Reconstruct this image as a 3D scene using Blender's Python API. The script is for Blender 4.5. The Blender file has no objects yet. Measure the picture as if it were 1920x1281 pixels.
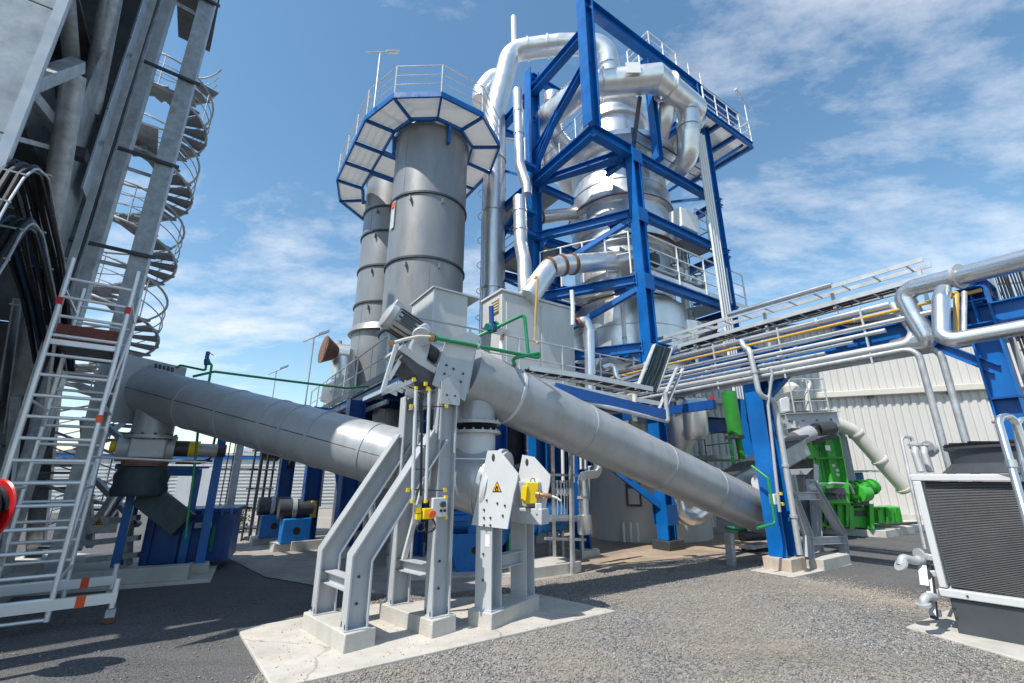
import bpy, math, random
import numpy as np
from mathutils import Vector, Matrix
random.seed(7); np.random.seed(7)
R = math.radians
S = bpy.context.scene
COL = S.collection
# ---------------------------------------------------------------- camera
FPX, CX, CY, CH = 840.0, 960.0, 640.5, 1.8
TILT = math.atan(253.0 / FPX)
ct, st = math.cos(TILT), math.sin(TILT)
cd = bpy.data.cameras.new('camera'); cam = bpy.data.objects.new('camera', cd); COL.objects.link(cam)
cd.sensor_width = 36.0; cd.lens = FPX / 1920 * 36; cd.clip_start = 0.05; cd.clip_end = 3000
cam.location = (0, 0, CH); cam.rotation_euler = (R(90) + TILT, 0, 0)
S.camera = cam
# ---------------------------------------------------------------- sun and sky
SUNV = Vector((-0.50, -0.46, 1.0)).normalized()          # towards the sun
EL = math.asin(SUNV.z); AZ = math.atan2(SUNV.x, SUNV.y)
sd = bpy.data.lights.new('sun', 'SUN'); sun = bpy.data.objects.new('sun', sd); COL.objects.link(sun)
sd.energy = 4.3; sd.angle = R(0.55); sd.color = (1.0, 0.955, 0.88)
sun.rotation_euler = SUNV.to_track_quat('Z', 'Y').to_euler(); sun.location = (-20, -20, 40)
W = bpy.data.worlds.new('World'); S.world = W; W.use_nodes = True
nt = W.node_tree; nt.nodes.clear(); N = nt.nodes.new; Lk = nt.links.new
out = N('ShaderNodeOutputWorld'); bg = N('ShaderNodeBackground'); sky = N('ShaderNodeTexSky')
sky.sky_type = 'NISHITA'; sky.sun_disc = False; sky.sun_elevation = EL; sky.sun_rotation = AZ
sky.air_density = 1.2; sky.dust_density = 0.25; sky.ozone_density = 2.0; sky.altitude = 100
tc = N('ShaderNodeTexCoord'); sp = N('ShaderNodeSeparateXYZ'); Lk(tc.outputs['Generated'], sp.inputs[0])
za = N('ShaderNodeMath'); za.operation = 'MAXIMUM'; za.inputs[1].default_value = 0.0; Lk(sp.outputs['Z'], za.inputs[0])
zb = N('ShaderNodeMath'); zb.operation = 'ADD'; zb.inputs[1].default_value = 0.22; Lk(za.outputs[0], zb.inputs[0])
dx = N('ShaderNodeMath'); dx.operation = 'DIVIDE'; Lk(sp.outputs['X'], dx.inputs[0]); Lk(zb.outputs[0], dx.inputs[1])
dy = N('ShaderNodeMath'); dy.operation = 'DIVIDE'; Lk(sp.outputs['Y'], dy.inputs[0]); Lk(zb.outputs[0], dy.inputs[1])
cb = N('ShaderNodeCombineXYZ'); Lk(dx.outputs[0], cb.inputs[0]); Lk(dy.outputs[0], cb.inputs[1])
mp = N('ShaderNodeMapping'); mp.inputs['Location'].default_value = (2.2, 12.5, 0.0); mp.inputs['Rotation'].default_value = (0, 0, R(38)); mp.inputs['Scale'].default_value = (0.75, 1.25, 1)
Lk(cb.outputs[0], mp.inputs[0])
n1 = N('ShaderNodeTexNoise'); n1.inputs['Scale'].default_value = 1.15; n1.inputs['Detail'].default_value = 11; n1.inputs['Roughness'].default_value = 0.62; n1.inputs['Distortion'].default_value = 0.35
Lk(mp.outputs[0], n1.inputs['Vector'])
n2 = N('ShaderNodeTexNoise'); n2.inputs['Scale'].default_value = 6.5; n2.inputs['Detail'].default_value = 8; n2.inputs['Roughness'].default_value = 0.65
Lk(mp.outputs[0], n2.inputs['Vector'])
mm = N('ShaderNodeMix'); mm.data_type = 'FLOAT'; mm.inputs[0].default_value = 0.3; Lk(n1.outputs['Fac'], mm.inputs[2]); Lk(n2.outputs['Fac'], mm.inputs[3])
rp = N('ShaderNodeValToRGB'); rp.color_ramp.elements[0].position = 0.485; rp.color_ramp.elements[1].position = 0.70
rp.color_ramp.elements[0].color = (0, 0, 0, 1); rp.color_ramp.elements[1].color = (0.86, 0.86, 0.86, 1)
Lk(mm.outputs[0], rp.inputs[0])
hs = N('ShaderNodeHueSaturation'); hs.inputs['Saturation'].default_value = 1.1; hs.inputs['Hue'].default_value = 0.49; Lk(sky.outputs[0], hs.inputs['Color'])
mx = N('ShaderNodeMix'); mx.data_type = 'RGBA'; Lk(rp.outputs[0], mx.inputs[0]); Lk(hs.outputs[0], mx.inputs[6]); mx.inputs[7].default_value = (5.9, 6.05, 6.3, 1)
Lk(mx.outputs[2], bg.inputs[0]); bg.inputs[1].default_value = 0.15; Lk(bg.outputs[0], out.inputs[0])
S.view_settings.view_transform = 'Standard'; S.view_settings.look = 'None'; S.view_settings.gamma = 1; S.view_settings.exposure = 0.3
S.cycles.max_bounces = 6
# ---------------------------------------------------------------- survey helpers (photo pixel -> place)
def mrow(py): v = (CY - py) / FPX; return (v * ct + st) / (ct - v * st)      # (z - CH) / Y
def ratio(px, py): return (px - CX) / FPX * (ct + mrow(py) * st)               # X / Y
def at(px, py, Y): return Vector((ratio(px, py) * Y, Y, CH + mrow(py) * Y))
def gp(px, py, z=0.0):
    Y = (z - CH) / mrow(py); return at(px, py, Y)
def hz(P, py): return CH + mrow(py) * P[1]
def onplane(px, py, P, n):
    d = at(px, py, 1.0) - Vector((0, 0, CH)); o = Vector((0, 0, CH)); P = Vector(P); n = Vector(n)
    return o + d * ((P - o).dot(n) / d.dot(n))
TH = R(34)
E1 = Vector((-math.sin(TH), math.cos(TH), 0)); E2 = Vector((math.cos(TH), math.sin(TH), 0)); UP = Vector((0, 0, 1))
C0 = Vector((2.52, 11.52, 0))
def L(a, b, z=0.0): return C0 + E2 * a + E1 * b + UP * z
def V3(*a): return Vector(a)
# ---------------------------------------------------------------- materials
MATS = {}
def mat(name, col, rough=0.5, metal=0.0, var=0.12, scale=3.0, bump=0.0, bscale=40.0, col2=None, stretch=None, spec=0.5, rvar=0.1, detail=6, coat=0.0, bdetail=5, dirt=0.0, dcol=(0.10, 0.075, 0.05), crack=0.0):
    m = bpy.data.materials.new(name); m.use_nodes = True; t = m.node_tree; b = t.nodes['Principled BSDF']
    n = t.nodes.new; l = t.links.new
    g = n('ShaderNodeTexCoord'); geo = n('ShaderNodeNewGeometry')
    src = geo.outputs['Position']
    if stretch:
        mpn = n('ShaderNodeMapping'); mpn.inputs['Scale'].default_value = stretch; l(src, mpn.inputs[0]); src = mpn.outputs[0]
    no = n('ShaderNodeTexNoise'); no.inputs['Scale'].default_value = scale; no.inputs['Detail'].default_value = detail; no.inputs['Roughness'].default_value = 0.65; l(src, no.inputs['Vector'])
    rm = n('ShaderNodeMapRange'); rm.inputs[1].default_value = 0.3; rm.inputs[2].default_value = 0.7; l(no.outputs['Fac'], rm.inputs[0])
    mixn = n('ShaderNodeMix'); mixn.data_type = 'RGBA'; l(rm.outputs[0], mixn.inputs[0])
    c2 = col2 or tuple(min(1, c * (1 + var)) for c in col)
    c1 = col if col2 else tuple(c * (1 - var) for c in col)
    mixn.inputs[6].default_value = (*c1, 1); mixn.inputs[7].default_value = (*c2, 1)
    colo = mixn.outputs[2]
    if dirt:
        mpd = n('ShaderNodeMapping'); mpd.inputs['Scale'].default_value = (1.6, 1.6, 0.45); l(geo.outputs['Position'], mpd.inputs[0])
        nd = n('ShaderNodeTexNoise'); nd.inputs['Scale'].default_value = 1.7; nd.inputs['Detail'].default_value = 12; nd.inputs['Roughness'].default_value = 0.72; l(mpd.outputs[0], nd.inputs['Vector'])
        rd = n('ShaderNodeMapRange'); rd.inputs[1].default_value = 0.47; rd.inputs[2].default_value = 0.72; rd.inputs[4].default_value = dirt; l(nd.outputs['Fac'], rd.inputs[0])
        md = n('ShaderNodeMix'); md.data_type = 'RGBA'; l(rd.outputs[0], md.inputs[0]); l(colo, md.inputs[6]); md.inputs[7].default_value = (*dcol, 1); colo = md.outputs[2]
    if crack:
        nw = n('ShaderNodeTexNoise'); nw.inputs['Scale'].default_value = 3.0; nw.inputs['Detail'].default_value = 6; l(geo.outputs['Position'], nw.inputs['Vector'])
        mv = n('ShaderNodeMix'); mv.data_type = 'VECTOR'; mv.inputs[0].default_value = 0.25; l(geo.outputs['Position'], mv.inputs[4]); l(nw.outputs['Color'], mv.inputs[5])
        vo = n('ShaderNodeTexVoronoi'); vo.feature = 'DISTANCE_TO_EDGE'; vo.inputs['Scale'].default_value = crack; l(mv.outputs[1], vo.inputs['Vector'])
        rc = n('ShaderNodeMapRange'); rc.inputs[1].default_value = 0.0; rc.inputs[2].default_value = 0.006; rc.inputs[3].default_value = 0.55; rc.inputs[4].default_value = 0.0; l(vo.outputs['Distance'], rc.inputs[0])
        mc = n('ShaderNodeMix'); mc.data_type = 'RGBA'; l(rc.outputs[0], mc.inputs[0]); l(colo, mc.inputs[6]); mc.inputs[7].default_value = (0.12, 0.10, 0.085, 1); colo = mc.outputs[2]
    l(colo, b.inputs['Base Color'])
    b.inputs['Metallic'].default_value = metal; b.inputs['Specular IOR Level'].default_value = spec
    rr = n('ShaderNodeMapRange'); rr.inputs[1].default_value = 0.3; rr.inputs[2].default_value = 0.7; rr.inputs[3].default_value = max(0.02, rough - rvar); rr.inputs[4].default_value = min(1, rough + rvar)
    n3 = n('ShaderNodeTexNoise'); n3.inputs['Scale'].default_value = scale * 2.3; n3.inputs['Detail'].default_value = 4; l(src, n3.inputs['Vector'])
    l(n3.outputs['Fac'], rr.inputs[0]); l(rr.outputs[0], b.inputs['Roughness'])
    if coat: b.inputs['Coat Weight'].default_value = coat; b.inputs['Coat Roughness'].default_value = 0.15
    if bump:
        nb = n('ShaderNodeTexNoise'); nb.inputs['Scale'].default_value = bscale; nb.inputs['Detail'].default_value = bdetail; l(src, nb.inputs['Vector'])
        bp = n('ShaderNodeBump'); bp.inputs['Strength'].default_value = bump; bp.inputs['Distance'].default_value = 0.02; l(nb.outputs['Fac'], bp.inputs['Height']); l(bp.outputs[0], b.inputs['Normal'])
    MATS[name] = m; return m
mat('grey_paint', (0.46, 0.48, 0.50), 0.42, 0.0, 0.07, 1.6, 0.04, 8, dirt=.22, dcol=(.22, .20, .18))
mat('conveyor_paint', (0.40, 0.415, 0.43), 0.38, 0.25, 0.08, 1.1, 0.05, 2.5, dirt=.4, dcol=(.20, .185, .165))
mat('light_paint', (0.60, 0.61, 0.62), 0.42, 0.0, 0.05, 2.0, 0.03, 6, dirt=.18, dcol=(.25, .23, .2))
mat('stack_paint', (0.29, 0.295, 0.30), 0.42, 0.35, 0.10, 0.7, 0.02, 3, stretch=(1, 1, 0.35), dirt=.3, dcol=(.13, .12, .11))
mat('cabinet_paint', (0.56, 0.57, 0.56), 0.45, 0.0, 0.05, 1.2, dirt=.2, dcol=(.25, .23, .2))
mat('blue_steel', (0.002, 0.128, 0.43), 0.38, 0.0, 0.22, 1.3, 0.05, 12, rvar=0.12, dirt=.3, dcol=(.03, .045, .075), spec=.4)
mat('dark_blue', (0.003, 0.06, 0.24), 0.45, 0.0, 0.22, 1.5, 0.05, 12)
mat('pump_blue', (0.004, 0.15, 0.46), 0.35, 0.0, 0.15, 4, 0.05, 20)
mat('galvanised', (0.44, 0.46, 0.475), 0.5, 0.45, 0.28, 5.0, 0.08, 25, detail=9, rvar=0.14)
mat('galvanised_plate', (0.42, 0.445, 0.455), 0.55, 0.35, 0.33, 2.2, 0.08, 8, detail=10, rvar=0.14)
mat('rail_galv', (0.54, 0.56, 0.57), 0.45, 0.4, 0.08, 3, detail=2)
mat('aluminium', (0.82, 0.83, 0.84), 0.42, 0.5, 0.03, 2, detail=2, rvar=.05)
mat('galv_shade', (0.13, 0.14, 0.15), 0.6, 0.3, 0.3, 2.0, 0.05, 8)  # zinc with shade painted into the colour, for tower interior and backdrop panels
mat('tread', (0.20, 0.21, 0.22), 0.55, 0.4, 0.2, 4)
_m = mat('under_panel', (0.84, 0.84, 0.83), 0.5, 0, 0.06, 2)      # pale GRP deck that lets light through
_t = _m.node_tree; _tr = _t.nodes.new('ShaderNodeBsdfTranslucent'); _tr.inputs[0].default_value = (0.8, 0.8, 0.78, 1); _ms = _t.nodes.new('ShaderNodeMixShader'); _ms.inputs[0].default_value = 0.42
_t.links.new(_t.nodes['Principled BSDF'].outputs[0], _ms.inputs[1]); _t.links.new(_tr.outputs[0], _ms.inputs[2]); _t.links.new(_ms.outputs[0], _t.nodes['Material Output'].inputs[0])
mat('cladding', (0.80, 0.79, 0.77), 0.36, 0.84, 0.05, 1.2, 0.10, 1.3, rvar=0.08, detail=3, bdetail=1, dirt=.25, dcol=(.42, .39, .36))
mat('cladding_dull', (0.62, 0.61, 0.59), 0.42, 0.85, 0.10, 1.2, 0.04, 1.6, detail=6, dirt=.4, dcol=(.28, .25, .22))
mat('cladding_soft', (0.76, 0.76, 0.75), 0.34, 0.9, 0.06, 1.4, 0.06, 1.6, rvar=0.06, detail=2, bdetail=1)
mat('bright_pipe', (0.68, 0.70, 0.72), 0.3, 0.9, 0.05, 1.2, detail=2, rvar=.05)
mat('concrete', (0.50, 0.48, 0.44), 0.85, 0, 0.14, 2.2, 0.3, 45, detail=10, dirt=.4, dcol=(.27, .22, .16))
mat('concrete_pad', (0.52, 0.485, 0.435), 0.88, 0, 0.16, 1.4, 0.3, 60, detail=12, dirt=.45, dcol=(.30, .225, .15), crack=.55)
mat('concrete_rusty', (0.50, 0.45, 0.38), 0.85, 0, 0.14, 2.2, 0.25, 45, dirt=.95, dcol=(.33, .15, .05))
mat('slab_floor', (0.33, 0.30, 0.265), 0.88, 0, 0.2, 0.8, 0.2, 40, detail=12, dirt=.5, dcol=(.17, .13, .10), crack=.3)
mat('dirt_floor', (0.34, 0.26, 0.19), 0.92, 0, 0.3, 1.1, 0.35, 35, detail=12)
mat('rubber', (0.012, 0.012, 0.013), 0.6)
mat('black_cable', (0.02, 0.021, 0.024), 0.5, 0, 0.4, 14)
mat('cable_blue', (0.015, 0.045, 0.12), 0.45, 0, 0.3, 14)
mat('dark_metal', (0.07, 0.075, 0.08), 0.5, 0.4, 0.25, 5)
mat('dark_teal', (0.03, 0.05, 0.055), 0.55, 0.1, 0.25, 4)
mat('chiller_dark', (0.06, 0.067, 0.078), 0.55, 0.1, 0.12, 3)
mat('fin', (0.12, 0.123, 0.13), 0.5, 0.3, 0.15, 3)
mat('green_pipe', (0.008, 0.24, 0.085), 0.35, 0, 0.15, 5, coat=0.2)
mat('machine_green', (0.05, 0.42, 0.04), 0.42, 0, 0.15, 3, dirt=.35, dcol=(.05, .09, .03))
mat('press_green', (0.03, 0.26, 0.03), 0.4, 0, 0.2, 3, dirt=.3, dcol=(.03, .07, .02))
mat('yellow', (0.80, 0.56, 0.01), 0.4, 0, 0.08, 6)
mat('yellow_gas', (0.56, 0.34, 0.07), 0.4, 0, 0.12, 4)
mat('orange_red', (0.80, 0.10, 0.02), 0.4, 0, 0.08, 6)
mat('warn_orange', (0.86, 0.42, 0.01), 0.5, 0, 0.03, 6)
mat('black', (0.008, 0.008, 0.008), 0.45)
mat('red', (0.55, 0.012, 0.015), 0.35, 0, 0.1, 5)
mat('wood_red', (0.16, 0.035, 0.02), 0.6, 0, 0.25, 5, stretch=(6, 1, 1))
mat('rust', (0.20, 0.10, 0.065), 0.7, 0.1, 0.35, 9)
mat('brass', (0.50, 0.31, 0.16), 0.35, 0.9, 0.12, 6)
mat('motor_grey', (0.44, 0.45, 0.46), 0.42, 0.2, 0.1, 4)
mat('grating', (0.34, 0.35, 0.355), 0.6, 0.3, 0.15, 6)
mat('floor_plate', (0.44, 0.45, 0.45), 0.6, 0.1, 0.12, 3)
mat('wall_cream', (0.60, 0.58, 0.545), 0.5, 0, 0.04, 0.8, stretch=(1, 1, 0.3), dirt=.16, dcol=(.36, .33, .28))
mat('wall_far', (0.62, 0.62, 0.60), 0.55, 0, 0.05, 0.8)
mat('cream_pipe', (0.62, 0.59, 0.52), 0.45, 0, 0.08, 3)
mat('skirt', (0.50, 0.50, 0.485), 0.6, 0, 0.12, 1.2, stretch=(1, 1, 0.3))
mat('white', (0.78, 0.78, 0.76), 0.45, 0, 0.03, 4)
mat('glass_dark', (0.02, 0.03, 0.04), 0.08)
mat('caster', (0.16, 0.08, 0.04), 0.55, 0.1, 0.3, 8)
mat('leaf', (0.06, 0.09, 0.03), 0.6, 0, 0.4, 4)
def ground_mat(name, cols, scale, bump, mid, rough=0.92, big=0.35, bigcol=None):
    m = bpy.data.materials.new(name); m.use_nodes = True; t = m.node_tree; b = t.nodes['Principled BSDF']; n = t.nodes.new; l = t.links.new
    geo = n('ShaderNodeNewGeometry')
    vo = n('ShaderNodeTexVoronoi'); vo.inputs['Scale'].default_value = scale; l(geo.outputs['Position'], vo.inputs['Vector'])
    sepc = n('ShaderNodeSeparateColor'); l(vo.outputs['Color'], sepc.inputs[0])
    rp = n('ShaderNodeValToRGB'); cr = rp.color_ramp
    cr.elements[0].color = (*cols[0], 1); cr.elements[1].color = (*cols[-1], 1)
    for i, c in enumerate(cols[1:-1]):
        e = cr.elements.new((i + 1) / (len(cols) - 1)); e.color = (*c, 1)
    l(sepc.outputs[0], rp.inputs[0])
    no = n('ShaderNodeTexNoise'); no.inputs['Scale'].default_value = big; no.inputs['Detail'].default_value = 9; no.inputs['Roughness'].default_value = 0.62; l(geo.outputs['Position'], no.inputs['Vector'])
    rm = n('ShaderNodeMapRange'); rm.inputs[1].default_value = 0.38; rm.inputs[2].default_value = 0.66; l(no.outputs['Fac'], rm.inputs[0])
    mu = n('ShaderNodeMath'); mu.operation = 'MULTIPLY'; mu.inputs[1].default_value = mid; l(rm.outputs[0], mu.inputs[0])
    mx = n('ShaderNodeMix'); mx.data_type = 'RGBA'; l(mu.outputs[0], mx.inputs[0]); l(rp.outputs[0], mx.inputs[6]); mx.inputs[7].default_value = (*bigcol, 1)
    n6 = n('ShaderNodeTexNoise'); n6.inputs['Scale'].default_value = 1.0; n6.inputs['Detail'].default_value = 8; n6.inputs['Roughness'].default_value = 0.7; mp6 = n('ShaderNodeMapping'); mp6.inputs['Rotation'].default_value = (0, 0, R(-25)); mp6.inputs['Scale'].default_value = (0.22, 2.6, 1); l(geo.outputs['Position'], mp6.inputs[0]); l(mp6.outputs[0], n6.inputs['Vector'])
    r6 = n('ShaderNodeMapRange'); r6.inputs[1].default_value = 0.5; r6.inputs[2].default_value = 0.7; r6.inputs[4].default_value = 0.4; l(n6.outputs['Fac'], r6.inputs[0])
    m6 = n('ShaderNodeMix'); m6.data_type = 'RGBA'; l(r6.outputs[0], m6.inputs[0]); l(mx.outputs[2], m6.inputs[6]); m6.inputs[7].default_value = (*[c * 0.45 for c in bigcol], 1); mx = m6
    l(mx.outputs[2], b.inputs['Base Color']); b.inputs['Roughness'].default_value = rough; b.inputs['Specular IOR Level'].default_value = 0.25
    bp = n('ShaderNodeBump'); bp.inputs['Strength'].default_value = bump; bp.inputs['Distance'].default_value = 0.03; bp.invert = True
    l(vo.outputs['Distance'], bp.inputs['Height']); l(bp.outputs[0], b.inputs['Normal'])
    MATS[name] = m
ground_mat('gravel', [(0.11, 0.11, 0.115), (0.22, 0.22, 0.225), (0.32, 0.315, 0.31), (0.42, 0.40, 0.37), (0.28, 0.27, 0.265)], 75, 0.6, 0.8, bigcol=(0.36, 0.31, 0.25), big=0.55)
ground_mat('asphalt', [(0.045, 0.046, 0.05), (0.095, 0.096, 0.10), (0.18, 0.179, 0.18), (0.08, 0.081, 0.085)], 80, 0.5, 0.65, bigcol=(0.17, 0.163, 0.155), big=0.6)
def stone_mat():
    m = bpy.data.materials.new('stones'); m.use_nodes = True; t = m.node_tree; b = t.nodes['Principled BSDF']; n = t.nodes.new; l = t.links.new
    geo = n('ShaderNodeNewGeometry'); rp = n('ShaderNodeValToRGB'); cr = rp.color_ramp
    cr.elements[0].color = (0.09, 0.09, 0.095, 1); cr.elements[1].color = (0.50, 0.47, 0.43, 1)
    for p, c in ((0.25, (0.18, 0.18, 0.185, 1)), (0.55, (0.27, 0.265, 0.26, 1)), (0.8, (0.37, 0.335, 0.29, 1))):
        e = cr.elements.new(p); e.color = c
    l(geo.outputs['Random Per Island'], rp.inputs[0])
    no = n('ShaderNodeTexNoise'); no.inputs['Scale'].default_value = 0.55; no.inputs['Detail'].default_value = 9; no.inputs['Roughness'].default_value = 0.62; l(geo.outputs['Position'], no.inputs['Vector'])
    rm = n('ShaderNodeMapRange'); rm.inputs[1].default_value = 0.40; rm.inputs[2].default_value = 0.64; rm.inputs[4].default_value = 0.72; l(no.outputs['Fac'], rm.inputs[0])
    mx = n('ShaderNodeMix'); mx.data_type = 'RGBA'; l(rm.outputs[0], mx.inputs[0]); l(rp.outputs[0], mx.inputs[6]); mx.inputs[7].default_value = (0.37, 0.32, 0.26, 1)
    n5 = n('ShaderNodeTexNoise'); n5.inputs['Scale'].default_value = 0.9; n5.inputs['Detail'].default_value = 7; mp5 = n('ShaderNodeMapping'); mp5.inputs['Rotation'].default_value = (0, 0, R(-34)); mp5.inputs['Scale'].default_value = (0.5, 1.6, 1); l(geo.outputs['Position'], mp5.inputs[0]); l(mp5.outputs[0], n5.inputs['Vector'])
    r5 = n('ShaderNodeMapRange'); r5.inputs[1].default_value = 0.46; r5.inputs[2].default_value = 0.66; r5.inputs[4].default_value = 0.42; l(n5.outputs['Fac'], r5.inputs[0])
    m5 = n('ShaderNodeMix'); m5.data_type = 'RGBA'; l(r5.outputs[0], m5.inputs[0]); l(mx.outputs[2], m5.inputs[6]); m5.inputs[7].default_value = (0.13, 0.13, 0.135, 1)
    l(m5.outputs[2], b.inputs['Base Color']); b.inputs['Roughness'].default_value = 0.9; b.inputs['Specular IOR Level'].default_value = 0.25
    MATS['stones'] = m
stone_mat()
# ---------------------------------------------------------------- mesh builder
def fillet(pts, r, n=6):
    pts = [Vector(p) for p in pts]
    if r <= 0 or len(pts) < 3: return pts
    o = [pts[0]]
    for i in range(1, len(pts) - 1):
        p, a, b = pts[i], pts[i - 1], pts[i + 1]
        u = (a - p).normalized(); w = (b - p).normalized(); ang = u.angle(w)
        if ang > math.pi - 0.02: o.append(p); continue
        rr = r if not isinstance(r, (list, tuple)) else r[i - 1]
        t = min(rr / math.tan(ang / 2), 0.48 * (a - p).length, 0.48 * (b - p).length); rr = t * math.tan(ang / 2)
        c = p + (u + w).normalized() * (rr / math.sin(ang / 2)); s = p + u * t; e = p + w * t
        vs, ve = s - c, e - c; tot = vs.angle(ve); axis = vs.cross(ve).normalized()
        for k in range(n + 1): o.append(c + Matrix.Rotation(tot * k / n, 3, axis) @ vs)
    o.append(pts[-1]); return o
class MB:
    def __init__(s): s.v = []; s.f = []
    def add(s, vs, fs):
        k = len(s.v); s.v += [Vector(v) for v in vs]; s.f += [tuple(i + k for i in f) for f in fs]; return s
    def box(s, c, sz, x=None, y=None, z=None):
        x = Vector(x).normalized() if x is not None else V3(1, 0, 0)
        z = Vector(z).normalized() if z is not None else UP
        y = Vector(y).normalized() if y is not None else z.cross(x).normalized()
        c = Vector(c); a, b, d = sz[0] / 2, sz[1] / 2, sz[2] / 2
        vs = [c + x * (i * a) + y * (j * b) + z * (k * d) for k in (-1, 1) for j in (-1, 1) for i in (-1, 1)]
        return s.add(vs, [(0, 2, 3, 1), (4, 5, 7, 6), (0, 1, 5, 4), (2, 6, 7, 3), (0, 4, 6, 2), (1, 3, 7, 5)])
    def prism(s, poly, vec):
        n = len(poly); vec = Vector(vec); p = [Vector(q) for q in poly]
        nrm = Vector((0, 0, 0))
        for i in range(n): nrm += (p[i] - p[0]).cross(p[(i + 1) % n] - p[0])
        if nrm.dot(vec) > 0: p.reverse()
        return s.add(p + [q + vec for q in p], [tuple(range(n)), tuple(range(2 * n - 1, n - 1, -1))] + [(i, n + i, n + (i + 1) % n, (i + 1) % n) for i in range(n)])
    def sweep(s, prof, path, up=None, caps=True, closed=False):
        path = [Vector(p) for p in path]; n = len(path); m = len(prof)
        dirs = [(path[i + 1] - path[i]).normalized() for i in range(n - 1)]
        d0 = dirs[0]
        if up is None: up = UP if abs(d0.z) < 0.95 else E1
        u = (Vector(up) - d0 * Vector(up).dot(d0)).normalized(); rings = []
        for i in range(n):
            di = dirs[min(i, n - 2)]; dp = dirs[max(i - 1, 0)]
            if i > 0 and i < n - 1:
                nb = (di + dp).normalized()
            else: nb = di
            side = dp.cross(u).normalized(); ring = []
            for (a, b) in prof:
                q = path[i] + side * a + u * b; dn = dp.dot(nb)
                q = q + dp * ((path[i] - q).dot(nb) / dn) if abs(dn) > 0.2 else q
                ring.append(q)
            rings += ring
            if i < n - 1 and i > 0:
                ax = dp.cross(di)
                if ax.length > 1e-6: u = Matrix.Rotation(dp.angle(di), 3, ax.normalized()) @ u
        fs = []
        for i in range(n - 1):
            for j in range(m): fs.append((i * m + j, i * m + (j + 1) % m, (i + 1) * m + (j + 1) % m, (i + 1) * m + j))
        if caps: fs += [tuple(range(m - 1, -1, -1)), tuple(range((n - 1) * m, n * m))]
        return s.add(rings, fs)
    def tube(s, path, r, n=12, bend=0.0, bn=6):
        return s.sweep([(r * math.cos(2 * math.pi * k / n), r * math.sin(2 * math.pi * k / n)) for k in range(n)], fillet(path, bend, bn))
    def cyl(s, a, b, r, n=16, r1=None):
        a, b = Vector(a), Vector(b)
        if r1 is None or r1 == r: return s.tube([a, b], r, n)
        return s.lathe(a, [(r, 0), (r1, (b - a).length)], n, b - a)
    def lathe(s, base, prof, n=24, axis=UP, caps=True):
        base = Vector(base); ax = Vector(axis).normalized(); x = ax.orthogonal().normalized(); y = ax.cross(x); vs = []; fs = []; m = len(prof)
        for (r, h) in prof:
            for k in range(n):
                t = 2 * math.pi * k / n; vs.append(base + ax * h + (x * math.cos(t) + y * math.sin(t)) * max(r, 1e-4))
        for i in range(m - 1):
            for k in range(n): fs.append((i * n + k, i * n + (k + 1) % n, (i + 1) * n + (k + 1) % n, (i + 1) * n + k))
        if caps: fs += [tuple(range(n - 1, -1, -1)), tuple(range((m - 1) * n, m * n))]
        return s.add(vs, fs)
    def ring(s, c, axis, r0, r1, h, n=24):
        ax = Vector(axis).normalized()
        return s.lathe(Vector(c) - ax * h / 2, [(r0, 0), (r1, 0), (r1, h), (r0, h), (r0, 0)], n, ax, caps=False)
    def ibeam(s, path, h=0.24, b=0.22, tf=0.018, tw=0.012, up=None):
        H, B, w = h / 2, b / 2, tw / 2; t = H - tf
        return s.sweep([(-B, -H), (B, -H), (B, -t), (w, -t), (w, t), (B, t), (B, H), (-B, H), (-B, t), (-w, t), (-w, -t), (-B, -t)], path, up)
    def rhs(s, path, w, h, up=None):
        return s.sweep([(-w / 2, -h / 2), (w / 2, -h / 2), (w / 2, h / 2), (-w / 2, h / 2)], path, up)
BASE = {}
def T(name, label, cat, base=(0, 0, 0), group=None):
    o = bpy.data.objects.new(name, None); COL.objects.link(o); o.location = base; o.empty_display_size = 0.2
    o['label'] = label; o['category'] = cat
    if group: o['group'] = group
    BASE[o.name] = Vector(base); return o
def P(name, mb, m, parent=None, bevel=0, label=None, sharp=34, kind=None):
    me = bpy.data.meshes.new(name); b = BASE[parent.name] if parent else Vector((0, 0, 0))
    if not parent and mb.v:
        xs = [v.x for v in mb.v]; ys = [v.y for v in mb.v]; b = V3((min(xs) + max(xs)) / 2, (min(ys) + max(ys)) / 2, min(v.z for v in mb.v))
    me.from_pydata([tuple(v - b) for v in mb.v], [], mb.f)
    me.materials.append(MATS[m]); me.shade_smooth(); me.set_sharp_from_angle(angle=R(sharp)); me.update()
    o = bpy.data.objects.new(name, me); COL.objects.link(o)
    if parent: o.parent = parent
    else: o.location = b
    BASE[o.name] = b
    if bevel:
        md = o.modifiers.new('bevel', 'BEVEL'); md.width = bevel; md.segments = 2; md.limit_method = 'ANGLE'
    if label: o['label'] = label
    if kind: o['kind'] = kind
    return o
def O(name, mb, m, label, cat, group=None, bevel=0):
    o = P(name, mb, m, None, bevel); o['label'] = label; o['category'] = cat
    if group: o['group'] = group
    return o
def ST(name, mb, m, bevel=0):
    o = P(name, mb, m, None, bevel); o['kind'] = 'structure'; return o
def sheet(poly, z):
    mb = MB(); mb.add([(p[0], p[1], z) for p in poly], [tuple(range(len(poly)))]); return mb
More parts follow.
